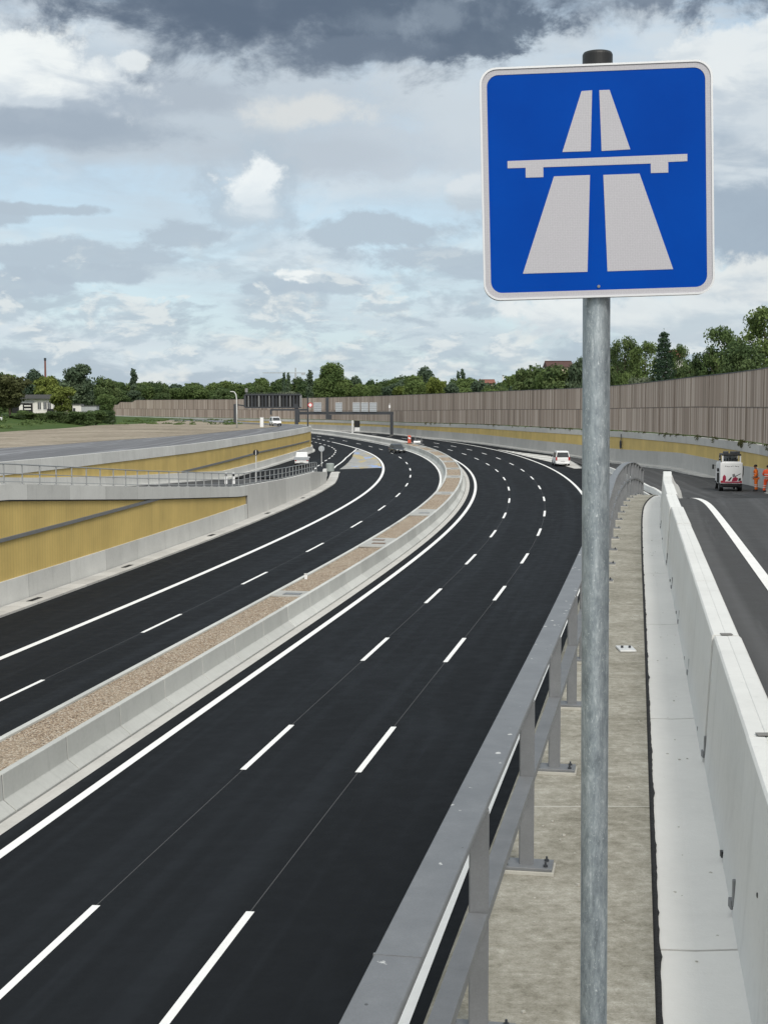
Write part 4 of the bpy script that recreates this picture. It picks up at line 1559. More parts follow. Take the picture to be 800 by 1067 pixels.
FY = 332.0
fr0 = at(284, 425, FY); 
px0, px1 = at(255.5, 420, FY).x, at(313.5, 420, FY).x
zt_, zb_ = at(284, 411.2, FY).z, at(284, 424.6, FY).z
fb = left_z(px0 - 2, FY)
fg = thing('display_gantry', 'large dark framework of a display gantry with upright ribs standing beyond the grey street', 'gantry', (px0, FY, fb))
m_ = MB()
for z in (zt_, zb_): m_.box(((px1 - px0) / 2, 0, z - fb), (px1 - px0, 1.0, .32))
m_.box(((px1 - px0) / 2, 0, zt_ - fb + .35), (px1 - px0 - .4, .5, .12)); m_.build('chord', 'dark_steel', fg)
m_ = MB(); m_.box(((px1 - px0) / 2, .3, (zt_ + zb_) / 2 - fb), (px1 - px0 - .2, .12, zt_ - zb_)); m_.build('display_back', 'black_plastic', fg)
for k in range(17):
    x = (px1 - px0) * k / 16
    wdt = .5 if k in (0, 8, 16) else (.22 if k % 2 else .34)
    m_ = MB(); m_.box((x, -.1, (zt_ + zb_) / 2 - fb), (wdt, .5, zt_ - zb_ - .1)); m_.build('rib', 'steel_band' if k % 3 == 1 else 'dark_steel', fg)
for px in (245.5, 309):
    x = at(px, 430, FY).x
    m_ = MB(); m_.box((x - px0, .1, (at(px, 421, FY).z - fb) / 2 - .5), (.8, .8, at(px, 421, FY).z - fb + 1)); m_.build('leg', 'dark_steel', fg)
m_ = MB(); m_.bar((at(245, 421.5, FY).x - px0, .1, at(245, 421.5, FY).z - fb), (0, .1, zb_ - fb + .4), .3, .3); m_.build('brace', 'dark_steel', fg)
m_ = MB(); m_.tube([((at(257, 415, FY).x - px0), 0, zt_ - fb), ((at(257, 415, FY).x - px0), 0, zt_ - fb + 1.3)], .12, 8); m_.box(((at(257, 415, FY).x - px0), -.2, zt_ - fb + 1.0), (.6, .3, .9)); m_.build('lamp', 'steel_band', fg)

# cantilever arm with the round sign left of the gantry
CY = 268.0
c0 = at(320.8, 447, CY)
cb = thing('sign_mast', 'thin dark mast with a long cantilever arm and a small round red and white sign', 'mast', (c0.x, CY, 5.97))
m_ = MB(); m_.tube([(0, 0, 0), (0, 0, at(321, 413.5, CY).z - 5.97)], .14, 10); m_.build('pole', 'dark_steel', cb)
za = at(300, 427, CY).z - 5.97
m_ = MB(); m_.bar((0, -.1, za), (at(282, 427, CY).x - c0.x, -.1, za), .3, .32); m_.bar((at(282.5, 427, CY).x - c0.x, -.1, za), (at(282.5, 427, CY).x - c0.x, -.1, za - .9), .35, .35); m_.build('arm', 'dark_steel', cb)
m_ = MB(); zz = at(323, 422, CY).z - 5.97; xx = at(323.4, 422, CY).x - c0.x
m_.tube([(xx, -.25, zz), (xx, -.21, zz)], .46, 20); sp = m_.build('round_sign', 'red_paint', cb)
m_ = MB(); m_.tube([(xx, -.265, zz), (xx, -.255, zz)], .3, 20); m_.build('sign_face', 'white_paint', sp)

# street lamp on the plateau
LY = 254.0
l0 = at(247, 446, LY)
lz = left_z(l0.x, LY)
la = thing('street_lamp', 'pale curved street lamp standing at the edge of the sandy ground', 'street lamp', (l0.x, LY, lz))
H_ = at(247, 408, LY).z - lz
m_ = MB(); m_.tube([(0, 0, 0), (0, 0, H_ * .5), (-.02, 0, H_ * .8), (-.12, 0, H_ * .92), (-.4, 0, H_ * .985), (-.75, 0, H_)], [.14, .11, .09, .085, .08, .07], 10); m_.build('pole', 'pale_steel', la, smooth=True)
m_ = MB(); m_.box((-.82, 0, H_), (.62, .26, .12)); m_.build('lamp_head', 'pale_steel', la, bevel=.03)
# cabinet
k0 = at(273, 445, 264)
kz = left_z(k0.x, 264)
ca = thing('switch_cabinet', 'narrow white cabinet standing beside the grey street near the parked white van', 'cabinet', (k0.x, 264, kz))
m_ = MB(); m_.box((0, 0, .87), (.62, .5, 1.74)); m_.build('body', 'white_paint', ca, bevel=.02)
m_ = MB(); m_.box((0, 0, 1.77), (.7, .58, .06)); m_.build('lid', 'pale_steel', ca)
m_ = MB(); m_.box((.02, -.26, .9), (.5, .02, 1.4)); m_.build('door', 'white_paint', ca)

# dark panel on the far wall side
q0 = (at(371, 449, 388).x, 388)
dp = thing('roadside_panel', 'dark upright panel on a pale post in front of the far yellow wall', 'sign', (q0[0], 388, road_z(*q0)))
zz0 = road_z(*q0)
m_ = MB(); m_.box((-.95, 0, (at(371, 438, 388).z - zz0) / 2), (.5, .4, at(371, 438, 388).z - zz0)); m_.build('post', 'pale_steel', dp)
m_ = MB(); m_.box((.25, -.1, (at(371, 441.7, 388).z - zz0)), (1.5, .3, 1.75)); m_.build('panel', 'black_plastic', dp, bevel=.03)
m_ = MB(); m_.box((.3, -.1, (at(371, 447.3, 388).z - zz0)), (1.3, .4, .9)); m_.build('base_box', 'white_paint', dp)

# round signs on the exit ramp
def pole_sign(name, label, x, y, zg, ztop, rad, front, back):
    t = thing(name, label, 'road sign', (x, y, zg))
    m_ = MB(); m_.tube([(0, 0, 0), (0, 0, ztop - zg)], .05, 8); m_.build('pole', 'pale_steel', t)
    m_ = MB(); m_.tube([(0, -.09, ztop - zg), (0, -.06, ztop - zg)], rad, 24); d = m_.build('sign_disc', front, t)
    m_ = MB(); m_.box((0, -.1, ztop - zg), (.07 if back else .12, .03, rad * 1.7)); m_.build('bracket', 'pale_steel' if back != 'face' else 'render_white', d)
    return t


s1 = at(266.8, 471.5, 150)
pole_sign('round_sign', 'small dark round sign on a thin pole before the yellow street wall', s1.x, 150, left_ramp_z(150), s1.z, .3, 'black_plastic', 'face')
s2 = at(335, 467.5, 201.6)
pole_sign('round_sign', 'grey back of a round road sign at the tip of the exit ramp wall', s2.x, 201.6, road_z(s2.x, 201.6), s2.z, .42, 'panel_back', 'b')
for q in (245.5, 253):
    p = at(q, 494, 150)
    d_ = thing('delineator_post', 'white plastic delineator post on the exit ramp, %s of two' % ('left' if q < 250 else 'right'), 'post', (p.x, 141, left_ramp_z(141)), 0, 'white delineator posts on the exit ramp')
    m_ = MB(); m_.box((0, 0, .55), (.28, .14, 1.1), taper=(.8, .8)); m_.build('post', 'white_paint', d_, bevel=.02)
    m_ = MB(); m_.box((0, -.07, .86), (.2, .02, .2)); m_.build('black_band', 'black_plastic', d_)

# crash cushion at the ramp nose
cx0, cy0 = road(179.5, -20.6)[:2]
cc = thing('crash_cushion', 'grey green drum shaped crash cushion at the nose of the exit ramp wall', 'crash cushion', (cx0, cy0, road_z(cx0, cy0)))
m_ = MB(); m_.tube([(0, 0, 0), (0, 0, .1), (0, 0, 1.0), (0, 0, 1.08)], [.46, .52, .52, .44], 20); m_.build('drum', 'grey_plastic', cc)
m_ = MB(); m_.tube([(0, 0, 1.08), (0, 0, 1.13)], .3, 16); m_.build('lid', 'steel_band', cc)

# orange-red beacon, white roll and frame where the gravel median ends
bx, by, bz = road(257.5, -4.6)
ob = thing('barrier_beacon', 'orange-red plastic traffic beacon stack at the far end of the gravel median', 'beacon', (bx - .9, by, bz + .9))
m_ = MB(); m_.box((0, 0, .75), (.62, .3, 1.5), taper=(.85, .8)); m_.build('board', 'orange_red', ob, bevel=.04)
m_ = MB(); m_.box((0, -.18, 1.0), (.5, .03, .25), mtx=Matrix.Rotation(.5, 3, 'Y')); m_.build('stripe', 'white_paint', ob)
m_ = MB(); m_.box((0, 0, .06), (1.0, .5, .12)); m_.build('foot', 'black_plastic', ob)
ob2 = thing('sheet_roll', 'white rolled sheet lying on the median end beside the orange-red beacon', 'roll', (bx + .35, by, bz + .92))
m_ = MB(); m_.tube([(-.5, 0, .24), (.75, .1, .24)], .24, 14); m_.build('roll', 'white_paint', ob2, smooth=False)
m_ = MB(); m_.tube([(.74, .1, .24), (.77, .1, .24)], .1, 10); m_.build('core', 'bark_pale', ob2)
ob3 = thing('steel_frame', 'small grey steel frame with uprights behind the white roll on the median end', 'frame', (bx + .8, by + 1.5, bz + .9))
m_ = MB()
for x in (-.55, .55): m_.bar((x, 0, 0), (x, 0, 1.5), .1, .1)
m_.build('upright', 'steel_band', ob3)
m_ = MB(); m_.box((0, 0, 1.46), (1.1, .08, .1)); m_.box((0, 0, .75), (1.1, .05, .06)); m_.build('crossbar', 'steel_band', ob3)
m_ = MB(); m_.tube([(-.7, 0, 0), (-.7, 0, 3.1)], .035, 6); m_.build('rod', 'steel_band', ob3)


# ------------------------------------------------------------------ vehicles
def car(name, label, cat, loc, rz, L, Wd, H, paint_, style, group=None):
    t = thing(name, label, cat, loc, rz, group)
    h, hw = L / 2, Wd / 2
    belt = H * .56
    if style == 'van':
        st = [(-h, .42, belt * .97, .92), (-h + .06, .32, belt, .98), (-h + .5, .28, belt, 1), (h - 1.3, .28, belt * .98, 1), (h - .35, .28, belt * .86, .97), (h - .05, .34, belt * .76, .9), (h, .42, belt * .66, .82)]
        roof = [(-h + .02, belt * .99), (-h + .16, H * .95), (-h + .5, H), (h - 2.1, H), (h - 1.65, H * .96), (h - .85, belt * .93)]
    elif style == 'car':
        st = [(-h, .45, belt * .9, .85), (-h + .1, .34, belt * .98, .95), (-h + .7, .28, belt, 1), (h - 1.5, .28, belt * .98, 1), (h - .5, .28, belt * .84, .96), (h - .08, .33, belt * .72, .88), (h, .42, belt * .6, .78)]
        roof = [(-h + .15, belt * .97), (-h + .75, H * .95), (-h + 1.2, H), (-h + 2.1, H * .985), (h - 2.0, H * .93), (h - 1.2, belt * .95)]
    else:
        st = [(-h, .5, belt * .92, .96), (-h + .05, .42, belt * .95, 1), (h - 1.9, .4, belt * .95, 1), (h - 1.3, .3, belt, 1), (h - .5, .3, belt * .92, .97), (h, .4, belt * .7, .86)]
        roof = [(h - 2.35, belt * .95), (h - 2.3, H * .97), (h - 2.0, H), (h - 1.5, H * .98), (h - .75, belt * .96)]
    # lower body
    vs, fs = [], []
    for y, zb, zt, k in st:
        w = hw * k
        vs += [(-w * .94, y, zb), (-w, y, zb + (zt - zb) * .35), (-w * .985, y, zb + (zt - zb) * .75), (-w * .94, y, zt), (w * .94, y, zt), (w * .985, y, zb + (zt - zb) * .75), (w, y, zb + (zt - zb) * .35), (w * .94, y, zb)]
    for i in range(len(st) - 1):
        for k in range(8):
            fs.append((i * 8 + k, i * 8 + (k + 1) % 8, (i + 1) * 8 + (k + 1) % 8, (i + 1) * 8 + k))
    fs += [tuple(range(8)), tuple(range((len(st) - 1) * 8, len(st) * 8))]
    m_ = MB(); m_.add(vs, fs)
    # cabin

    def wz(z): return hw * (.94 - .17 * max(0, (z - belt)) / (H - belt))
    vs, fs = [], []
    for y, z in roof:
        vs += [(-wz(belt), y, belt * .9), (-wz(z), y, z), (wz(z), y, z), (wz(belt), y, belt * .9)]
    for i in range(len(roof) - 1):
        for k in range(4): fs.append((i * 4 + k, i * 4 + (k + 1) % 4, (i + 1) * 4 + (k + 1) % 4, (i + 1) * 4 + k))
    fs += [(0, 1, 2, 3), tuple(range(len(roof) * 4 - 4, len(roof) * 4))]
    m_.add(vs, fs)
    body = m_.build('body', paint_, t, bevel=.03)
    # glass: rear, front, sides
    e = .012

    def pane(p0, p1, a, b, inset, nm):
        (y0, z0), (y1, z1) = p0, p1
        ya, za, yb, zb2 = y0 + (y1 - y0) * a, z0 + (z1 - z0) * a, y0 + (y1 - y0) * b, z0 + (z1 - z0) * b
        n = Vector((0, z1 - z0, -(y1 - y0))).normalized()
        if n.y * (1 if y0 > 0 else -1) < 0: n = -n
        ex, ez = n.y * e, n.z * e
        vs = [(-wz(za) + inset, ya + ex, za + ez), (wz(za) - inset, ya + ex, za + ez), (wz(zb2) - inset, yb + ex, zb2 + ez), (-wz(zb2) + inset, yb + ex, zb2 + ez)]
        q = MB(); q.add(vs, [(0, 1, 2, 3)]); q.build(nm, 'window_glass', t)
    if style == 'van':
        pane(roof[0], roof[1], .1, .92, .09, 'rear_window')
    elif style == 'car':
        pane(roof[0], roof[1], .15, .95, .1, 'rear_window')
    else:
        pane(roof[0], roof[1], .15, .9, .12, 'rear_window')
    pane(roof[-1], roof[-2], .1, .92, .08, 'windscreen')
    ys0, ys1 = roof[1][0] + .25, roof[-2][0] - .05
    for sx in (-1, 1):
        za, zb2 = belt * 1.02, H * .9
        q = MB()
        n_ = 3 if style != 'pickup' else 1
        for k in range(n_):
            a = ys0 + (ys1 - ys0 + .4) * k / n_; b = ys0 + (ys1 - ys0 + .4) * (k + 1) / n_ - .08
            b2 = b - (.35 if k == n_ - 1 else 0)
            q.add([(sx * (wz(za) + e), a, za), (sx * (wz(za) + e), b, za), (sx * (wz(zb2) + e), b2, zb2), (sx * (wz(zb2) + e), a + .03, zb2)], [(0, 1, 2, 3)])
        q.build('side_window', 'window_glass', t)
        # lights
        q = MB(); q.box((sx * hw * .84, -h + .0, belt * (.9 if style == 'van' else .8)), (.18, .08, .42 if style == 'van' else .16)); q.build('tail_light', 'tail_red', t, bevel=.01)
        q = MB(); q.box((sx * hw * .7, h - .07, belt * .66), (.28, .1, .11)); q.build('headlight', 'lamp_clear', t, bevel=.02)
        q = MB(); q.box((sx * (hw + .09), roof[-1][0] - .25, belt * 1.08), (.18, .1, .14)); q.build('mirror', paint_ if style != 'van' else 'black_plastic', t, bevel=.02)
    for y in (-h + .85, h - .9):
        for sx in (-1, 1):
            wr = .33
            q = MB(); q.tube([(sx * (hw - .2), y, wr), (sx * (hw + .012), y, wr)], wr, 20); wh = q.build('wheel', 'rubber', t)
            q = MB(); q.tube([(sx * (hw + .012), y, wr), (sx * (hw + .02), y, wr)], wr * .62, 16); q.build('rim', 'rim', wh)
    for sy, nm in ((-1, 'rear_bumper'), (1, 'front_bumper')):
        q = MB(); q.box((0, sy * (h - .02), .42), (Wd * .86, .14, .22)); bp = q.build(nm, 'black_plastic' if style == 'pickup' or sy > 0 else paint_, t, bevel=.03)
        q = MB(); q.box((0, sy * (h + .06), .5 if sy > 0 else belt * .62), (.5, .02, .11)); q.build('number_plate', 'pale_steel', t)
    if style == 'pickup':
        q = MB(); q.box((0, -h + (L - 2.4) / 2 + .0, belt * .93), (Wd * 1.06, L - 2.45, .1)); q.box((0, -h - .04, belt * .93 + .14), (Wd * 1.06, .06, .42)); q.build('load_bed', 'panel_back', t, bevel=.01)
    return t


def road_pose(s, o):
    t = float(np.interp(s, sg, RT))
    return road(s, o), -t


p, r = road_pose(176.5, 8.5)
car('white_van', 'white compact van seen from behind beside the right edge line of the motorway', 'van', p, r, 4.5, 1.86, 1.87, 'car_white', 'van')
p, r = road_pose(240, -9.4)
car_ = car('dark_car', 'dark grey car driving towards the viewer in the bend of the left carriageway', 'car', p, r + PI + .2, 4.5, 1.85, 1.55, 'car_dark', 'car')
x_, y_ = -11.7, 205.0
car('flatbed_pickup', 'white flatbed pickup standing on the exit ramp beside the yellow street wall', 'pickup', (x_, y_, road_z(x_, y_) + .03), -math.radians(-3), 5.0, 1.95, 1.95, 'car_white', 'pickup')
vx = at(287, 442.5, 284)
car('white_van', 'white van with dark windows parked on the grey street under the display gantry', 'van', (vx.x, 284, left_z(vx.x, 284) + .05), PI + .25, 4.4, 1.8, 1.75, 'car_white', 'van')

# road marking truck on the ramp
TY = 103.5
tx = at(760.5, 500, TY).x
tz = ramp_z(TY) - .1
tr = thing('service_truck', 'small white works truck with red graphics on its back, standing on the upper ramp', 'truck', (tx, TY, tz), -.12)
m_ = MB(); m_.box((0, .9, .48), (1.2, 3.6, .16)); m_.build('chassis', 'black_plastic', tr)
m_ = MB(); m_.box((0, .55, 1.31), (1.56, 2.1, 1.5)); box_ = m_.build('cargo_box', 'car_white', tr, bevel=.025)
for x in (-.42, -.3, -.18, -.02, .1, .26, .36, .48):
    m_ = MB(); m_.box((x, -.505, 1.80 + .02 * math.sin(x * 9)), (.07, .006, .045)); m_.build('marking', 'dark_steel', box_)
gpoly = [([(-.62, .72), (-.45, .70), (-.36, .86), (-.38, 1.08), (-.5, 1.2), (-.6, 1.05)], 'crimson'), ([(.02, .72), (.42, .74), (.48, .95), (.3, 1.05), (.12, .98)], 'crimson'),
         ([(-.25, .78), (-.1, .75), (.04, 1.0), (-.02, 1.04)], 'black_plastic'), ([(.1, 1.02), (.3, 1.06), (.22, 1.28), (.06, 1.22)], 'steel_band'), ([(.48, .74), (.68, .8), (.66, .98), (.52, .94)], 'black_plastic'), ([(.28, 1.04), (.66, 1.26), (.66, 1.3), (.26, 1.1)], 'dark_steel')]
for poly, mt in gpoly:
    m_ = MB(); m_.prism(poly, lambda a, b, d: Vector((a, -.502 - d, b)), 0, .004); m_.build('picture', mt, box_)
m_ = MB(); m_.box((0, 2.45, 1.2), (1.5, 1.5, 1.5), taper=(.92, .8)); cab = m_.build('cab', 'car_white', tr, bevel=.06)
m_ = MB(); m_.box((0, 3.2, 1.5), (1.25, .06, .6)); m_.build('windscreen', 'window_glass', cab)
m_ = MB()
for sx in (-1, 1):
    for yq in (-.42, 1.4): m_.box((sx * .62, yq, 2.31), (.09, .09, .52))
m_.box((0, -.42, 2.1), (1.3, .06, .1)); m_.build('roof_frame', 'white_paint', tr)
m_ = MB(); m_.box((.05, 1.2, 2.28), (1.1, .05, .46)); m_.build('rear_screen', 'panel_back', tr)
m_ = MB(); m_.box((0, .45, 2.62), (1.34, 1.9, .12)); m_.build('roof_rack', 'black_plastic', tr, bevel=.02)
for x, wq in ((-.4, .36), (.12, .42), (.47, .22)):
    m_ = MB(); m_.box((x, -.35, 2.78), (wq, .3, .2)); m_.build('warning_lamp', 'dark_steel', tr, bevel=.03)
for sx in (-1, 1):
    m_ = MB(); m_.box((sx * .66, -.49, .72), (.16, .05, .1)); m_.build('tail_light', 'tail_red', tr)
    m_ = MB(); m_.box((sx * .93, 2.9, 1.62), (.14, .1, .34)); m_.bar((sx * .74, 2.9, 1.7), (sx * .93, 2.9, 1.7), .03, .03); m_.build('mirror', 'black_plastic', tr, bevel=.02)
    for yq in (.1, 2.5):
        m_ = MB(); m_.tube([(sx * .50, yq, .31), (sx * .80, yq, .31)], .31, 22); wh = m_.build('wheel', 'rubber', tr)
        m_ = MB(); m_.tube([(sx * .80, yq, .31), (sx * .808, yq, .31)], .18, 16); m_.build('rim', 'rim', wh)
m_ = MB(); m_.box((0, -.48, .36), (1.5, .1, .12)); m_.build('rear_bumper', 'dark_steel', tr)
m_ = MB(); m_.box((0, -.2, .46), (1.52, .5, .3)); m_.box((-.2, -.47, .5), (.5, .12, .16)); m_.build('undertray', 'black_plastic', tr)
m_ = MB()
for k in range(5): m_.tube([(-.45 + k * .2, .1, 2.08), (-.42 + k * .19, .1 + .05 * k, 2.3 + .05 * (k % 3))], .06, 8)
m_.box((.3, .3, 2.2), (.4, .5, .25)); m_.build('equipment', 'dark_steel', tr)
m_ = MB(); m_.tube([(.74, -.35, 2.05), (.84, -.4, 1.7), (.82, -.42, 1.2), (.74, -.42, .8)], .035, 8); m_.build('hose', 'black_plastic', tr)
m_ = MB(); m_.box((0, -.507, .66), (1.5, .012, .1)); m_.build('reflector_strip', 'crimson', tr)
m_ = MB(); m_.box((-.3, -.53, .26), (.55, .05, .05)); m_.tube([(.32, -.6, .24), (.32, -.3, .24)], .05, 10); m_.build('tow_bar', 'pale_steel', tr)
m_ = MB(); m_.box((-.86, .3, 1.5), (.12, .16, .24)); m_.box((-.86, .3, .95), (.12, .2, .7)); m_.build('side_locker', 'black_plastic', tr)
m_ = MB(); m_.tube([(-.72, -.3, 2.1), (-.78, -.3, 2.55)], .025, 6); m_.box((-.8, -.3, 2.5), (.12, .12, .2)); m_.box((-.8, -.3, 2.28), (.16, .12, .14)); m_.build('work_lamp', 'black_plastic', tr)


# ------------------------------------------------------------------ people
def skin_mesh(name, joints, edges, radii, mat, parent, sub=1, smooth=True):
    me = bpy.data.meshes.new(name)
    me.from_pydata([tuple(j) for j in joints], edges, [])
    o = link(name, me, mat, parent)
    md = o.modifiers.new('skin', 'SKIN')
    md.use_smooth_shade = smooth
    if not me.skin_vertices:
        return o
    for i, r in enumerate(radii):
        me.skin_vertices[0].data[i].radius = r if isinstance(r, tuple) else (r, r)
        me.skin_vertices[0].data[i].use_root = (i == 0)
    if sub:
        sd = o.modifiers.new('sub', 'SUBSURF'); sd.levels = sub; sd.render_levels = sub
    return o


def person(label, loc, rz, arms, jacket, trousers, cap, legspread=.1, bow=0.0):
    t = thing('person', label, 'person', loc, rz)
    t.scale = (1.28, 1.28, 1.07)
    J, E, R = [], [], []

    def add(p, r, parent=None):
        J.append(p); R.append(r)
        if parent is not None: E.append((parent, len(J) - 1))
        return len(J) - 1
    hy = -bow
    pel = add((0, 0, .96), (.15, .10))
    ch = add((0, hy * .5, 1.28), (.16, .10), pel)
    nk0 = add((0, hy * .9, 1.48), (.075, .07), ch)
    nk = add((0, hy, 1.55), (.052, .055), nk0)
    hd = add((0, hy - .015, 1.645), (.074, .088), nk)
    ht = add((0, hy - .005, 1.75), (.068, .078), hd)
    add((0, hy - .105, 1.645), (.018, .014), hd)          # nose
    for sx in (-1, 1):
        add((sx * .083, hy - .0, 1.65), (.012, .016), hd)  # ears
    legs, armj = [], []
    for sx in (-1, 1):
        a = add((sx * .10, 0, .88), .09, pel)
        b = add((sx * (.05 + legspread * .7), -.01, .50), .062, a)
        c = add((sx * (.05 + legspread), .02, .10), .042, b)
        d = add((sx * (.055 + legspread), -.13, .045), .036, c)
        legs.append((J[a], J[b], J[c], J[d]))
    for sx, (el_, wr_) in zip((-1, 1), arms):
        a = add((sx * .19, hy * .8, 1.42), .058, ch)
        b = add(el_, .042, a)
        c = add(wr_, .030, b)
        d_ = (Vector(wr_) - Vector(el_)).normalized()
        pm = Vector(wr_) + d_ * .07
        pl_ = add(tuple(pm), (.036, .018), c)
        sd = d_.cross(Vector((0, 1, 0))).normalized()
        for k, ln in enumerate((.066, .078, .072, .055)):
            base_ = pm + sd * ((k - 1.5) * .019) + d_ * .028
            f1 = add(tuple(base_), .0095, pl_)
            f2 = add(tuple(base_ + d_ * ln * .55 + Vector((0, -.008, 0))), .0085, f1)
            add(tuple(base_ + d_ * ln + Vector((0, -.026, 0))), .007, f2)
        th = add(tuple(pm - d_ * .03 + sd * .035 + Vector((0, -.01, 0))), .011, pl_)
        add(tuple(pm + d_ * .012 + sd * .055 + Vector((0, -.025, 0))), .009, th)
        armj.append((J[a], el_, wr_))
    body = skin_mesh('body', J, E, R, 'skin', t)
    # trousers
    q, e, r = [(0, 0, .99)], [], [(.175, .125)]
    for L_ in legs:
        i0 = len(q)
        q += [(L_[0][0] * 1.0, L_[0][1], .84), (L_[1][0], L_[1][1], .5), (L_[2][0], L_[2][1], .17), (L_[2][0], L_[2][1], .10)]
        r += [.112, .092, .085, .088]
        e += [(0, i0), (i0, i0 + 1), (i0 + 1, i0 + 2), (i0 + 2, i0 + 3)]
    tro = skin_mesh('trousers', q, e, r, trousers, t)
    for L_ in legs:
        m_ = MB()
        for zz in (.30, .42): m_.tube([(L_[1][0] * .4 + L_[2][0] * .6, .008, zz), (L_[1][0] * .4 + L_[2][0] * .6, .008, zz + .05)], .101, 14, cap=False)
        m_.build('reflective_band', 'reflective', tro)
    # jacket
    q, e, r = [(0, hy * .5, 1.24)], [], [(.185, .135)]
    q += [(0, 0, .93), (0, hy * .85, 1.44), (0, hy * .95, 1.515)]; r += [(.19, .14), (.165, .11), (.075, .075)]
    e += [(0, 1), (0, 2), (2, 3)]
    for sh, el_, wr_ in armj:
        i0 = len(q)
        q += [(sh[0] * 1.02, sh[1], 1.425), el_, tuple(Vector(el_) * .12 + Vector(wr_) * .88)]
        r += [.085, .07, .058]
        e += [(2, i0), (i0, i0 + 1), (i0 + 1, i0 + 2)]
    jk = skin_mesh('jacket', q, e, r, jacket, t)
    m_ = MB()
    for zz in (1.02, 1.17):
        n = 20
        vs = []
        for dz in (0, .05):
            vs += [(.196 * math.cos(k * 2 * PI / n) * (.99 if zz > 1.1 else 1.02), hy * .3 + .146 * math.sin(k * 2 * PI / n), zz + dz) for k in range(n)]
        m_.add(vs, [(k, (k + 1) % n, n + (k + 1) % n, n + k) for k in range(n)])
    m_.build('reflective_band', 'reflective', jk)
    for L_ in legs:
        m_ = MB(); m_.box((L_[3][0], -.045, .065), (.115, .29, .13), taper=(.75, .6)); m_.build('boot', 'black_plastic', t, bevel=.025)
    # hair and face
    m_ = MB()
    m_.tube([(0, hy + .012, 1.655), (0, hy + .012, 1.71), (0, hy + .01, 1.76), (0, hy + .01, 1.79), (0, hy + .01, 1.80)], [.098, .10, .087, .05, .01], 16); m_.build('hair', cap, t, smooth=True)
    m_ = MB()
    for sx in (-1, 1): m_.box((sx * .03, hy - .092, 1.655), (.018, .012, .01))
    m_.build('eye', 'black_plastic', t)
    m_ = MB(); m_.box((0, hy - .09, 1.60), (.045, .012, .008)); m_.build('mouth', 'crimson', t)
    return t


PY = 103.0
x1 = at(787, 512, PY).x
person('road worker in orange work clothes with dark hair standing sideways next to the white truck', (x1, PY, ramp_z(PY) - .1), -1.9,
       [((-.27, .03, 1.16), (-.24, -.13, 1.0)), ((.27, .05, 1.15), (.25, -.1, .93))], 'hivis_orange', 'hivis_orange', 'hair', .07, .05)
x2 = at(798.8, 512, 101).x
person('road worker in red-orange work clothes bending forward at the right edge behind the other worker', (x2, 101, ramp_z(101) - .1), 2.5,
       [((-.3, -.02, 1.15), (-.33, -.16, .93)), ((.29, -.08, 1.17), (.2, -.3, 1.02))], 'hivis_red', 'hivis_red', 'hair', .12, .10)


# ------------------------------------------------------------------ vegetation
def leaves_mesh(name, clumps, n, size, aspect=.62, jitter=.8, shell=(.35, 1.2), up=.15, seed=1):
    g = np.random.default_rng(seed)
    C_ = np.array([c[:3] for c in clumps], float)
    R_ = np.array([c[3:] if len(c) > 4 else (c[3],) * 3 for c in clumps], float)
    wgt = (R_.prod(1)) ** (2 / 3)
    idx = g.choice(len(clumps), n, p=wgt / wgt.sum())
    d = g.normal(size=(n, 3)); d[:, 2] += up
    d /= np.linalg.norm(d, axis=1)[:, None]
    rr = g.uniform(shell[0], shell[1], n) ** .7
    c = C_[idx] + d * R_[idx] * rr[:, None]
    nn = d + g.normal(size=(n, 3)) * jitter
    nn /= np.linalg.norm(nn, axis=1)[:, None]
    a = np.cross(nn, g.normal(size=(n, 3))); a /= np.linalg.norm(a, axis=1)[:, None]
    b = np.cross(nn, a)
    s = size * g.uniform(.6, 1.45, n)[:, None]
    v = np.empty((n, 4, 3))
    v[:, 0] = c - a * s; v[:, 1] = c + b * s * aspect; v[:, 2] = c + a * s; v[:, 3] = c - b * s * aspect
    me = bpy.data.meshes.new(name)
    me.vertices.add(n * 4); me.vertices.foreach_set('co', v.reshape(-1))
    me.loops.add(n * 4); me.loops.foreach_set('vertex_index', np.arange(n * 4))
    me.polygons.add(n); me.polygons.foreach_set('loop_start', np.arange(0, n * 4, 4)); me.polygons.foreach_set('loop_total', np.full(n, 4))
    ct = g.uniform(0, 1, len(clumps))
    tint = np.clip(.6 * ct[idx] + .4 * g.uniform(0, 1, n), 0, 1)
    at_ = me.attributes.new('tint', 'FLOAT', 'FACE'); at_.data.foreach_set('value', tint)
    me.update()
    return me


def trunk_mesh(h, r, limbs, seed):
    g = random.Random(seed)
    m_ = MB()
    m_.tube([(0, 0, -.6), (.03 * h * .1, 0, h * .35), (-.02 * h * .1, .03, h * .7), (0, 0, h * .9)], [r, r * .8, r * .5, r * .15], 8)
    for k in range(limbs):
        a = g.uniform(0, 2 * PI); z = h * g.uniform(.3, .65); ln = h * g.uniform(.18, .32)
        m_.tube([(0, 0, z), (math.cos(a) * ln * .5, math.sin(a) * ln * .5, z + ln * .35), (math.cos(a) * ln, math.sin(a) * ln, z + ln * .75)], [r * .45, r * .3, r * .1], 6)
    return m_


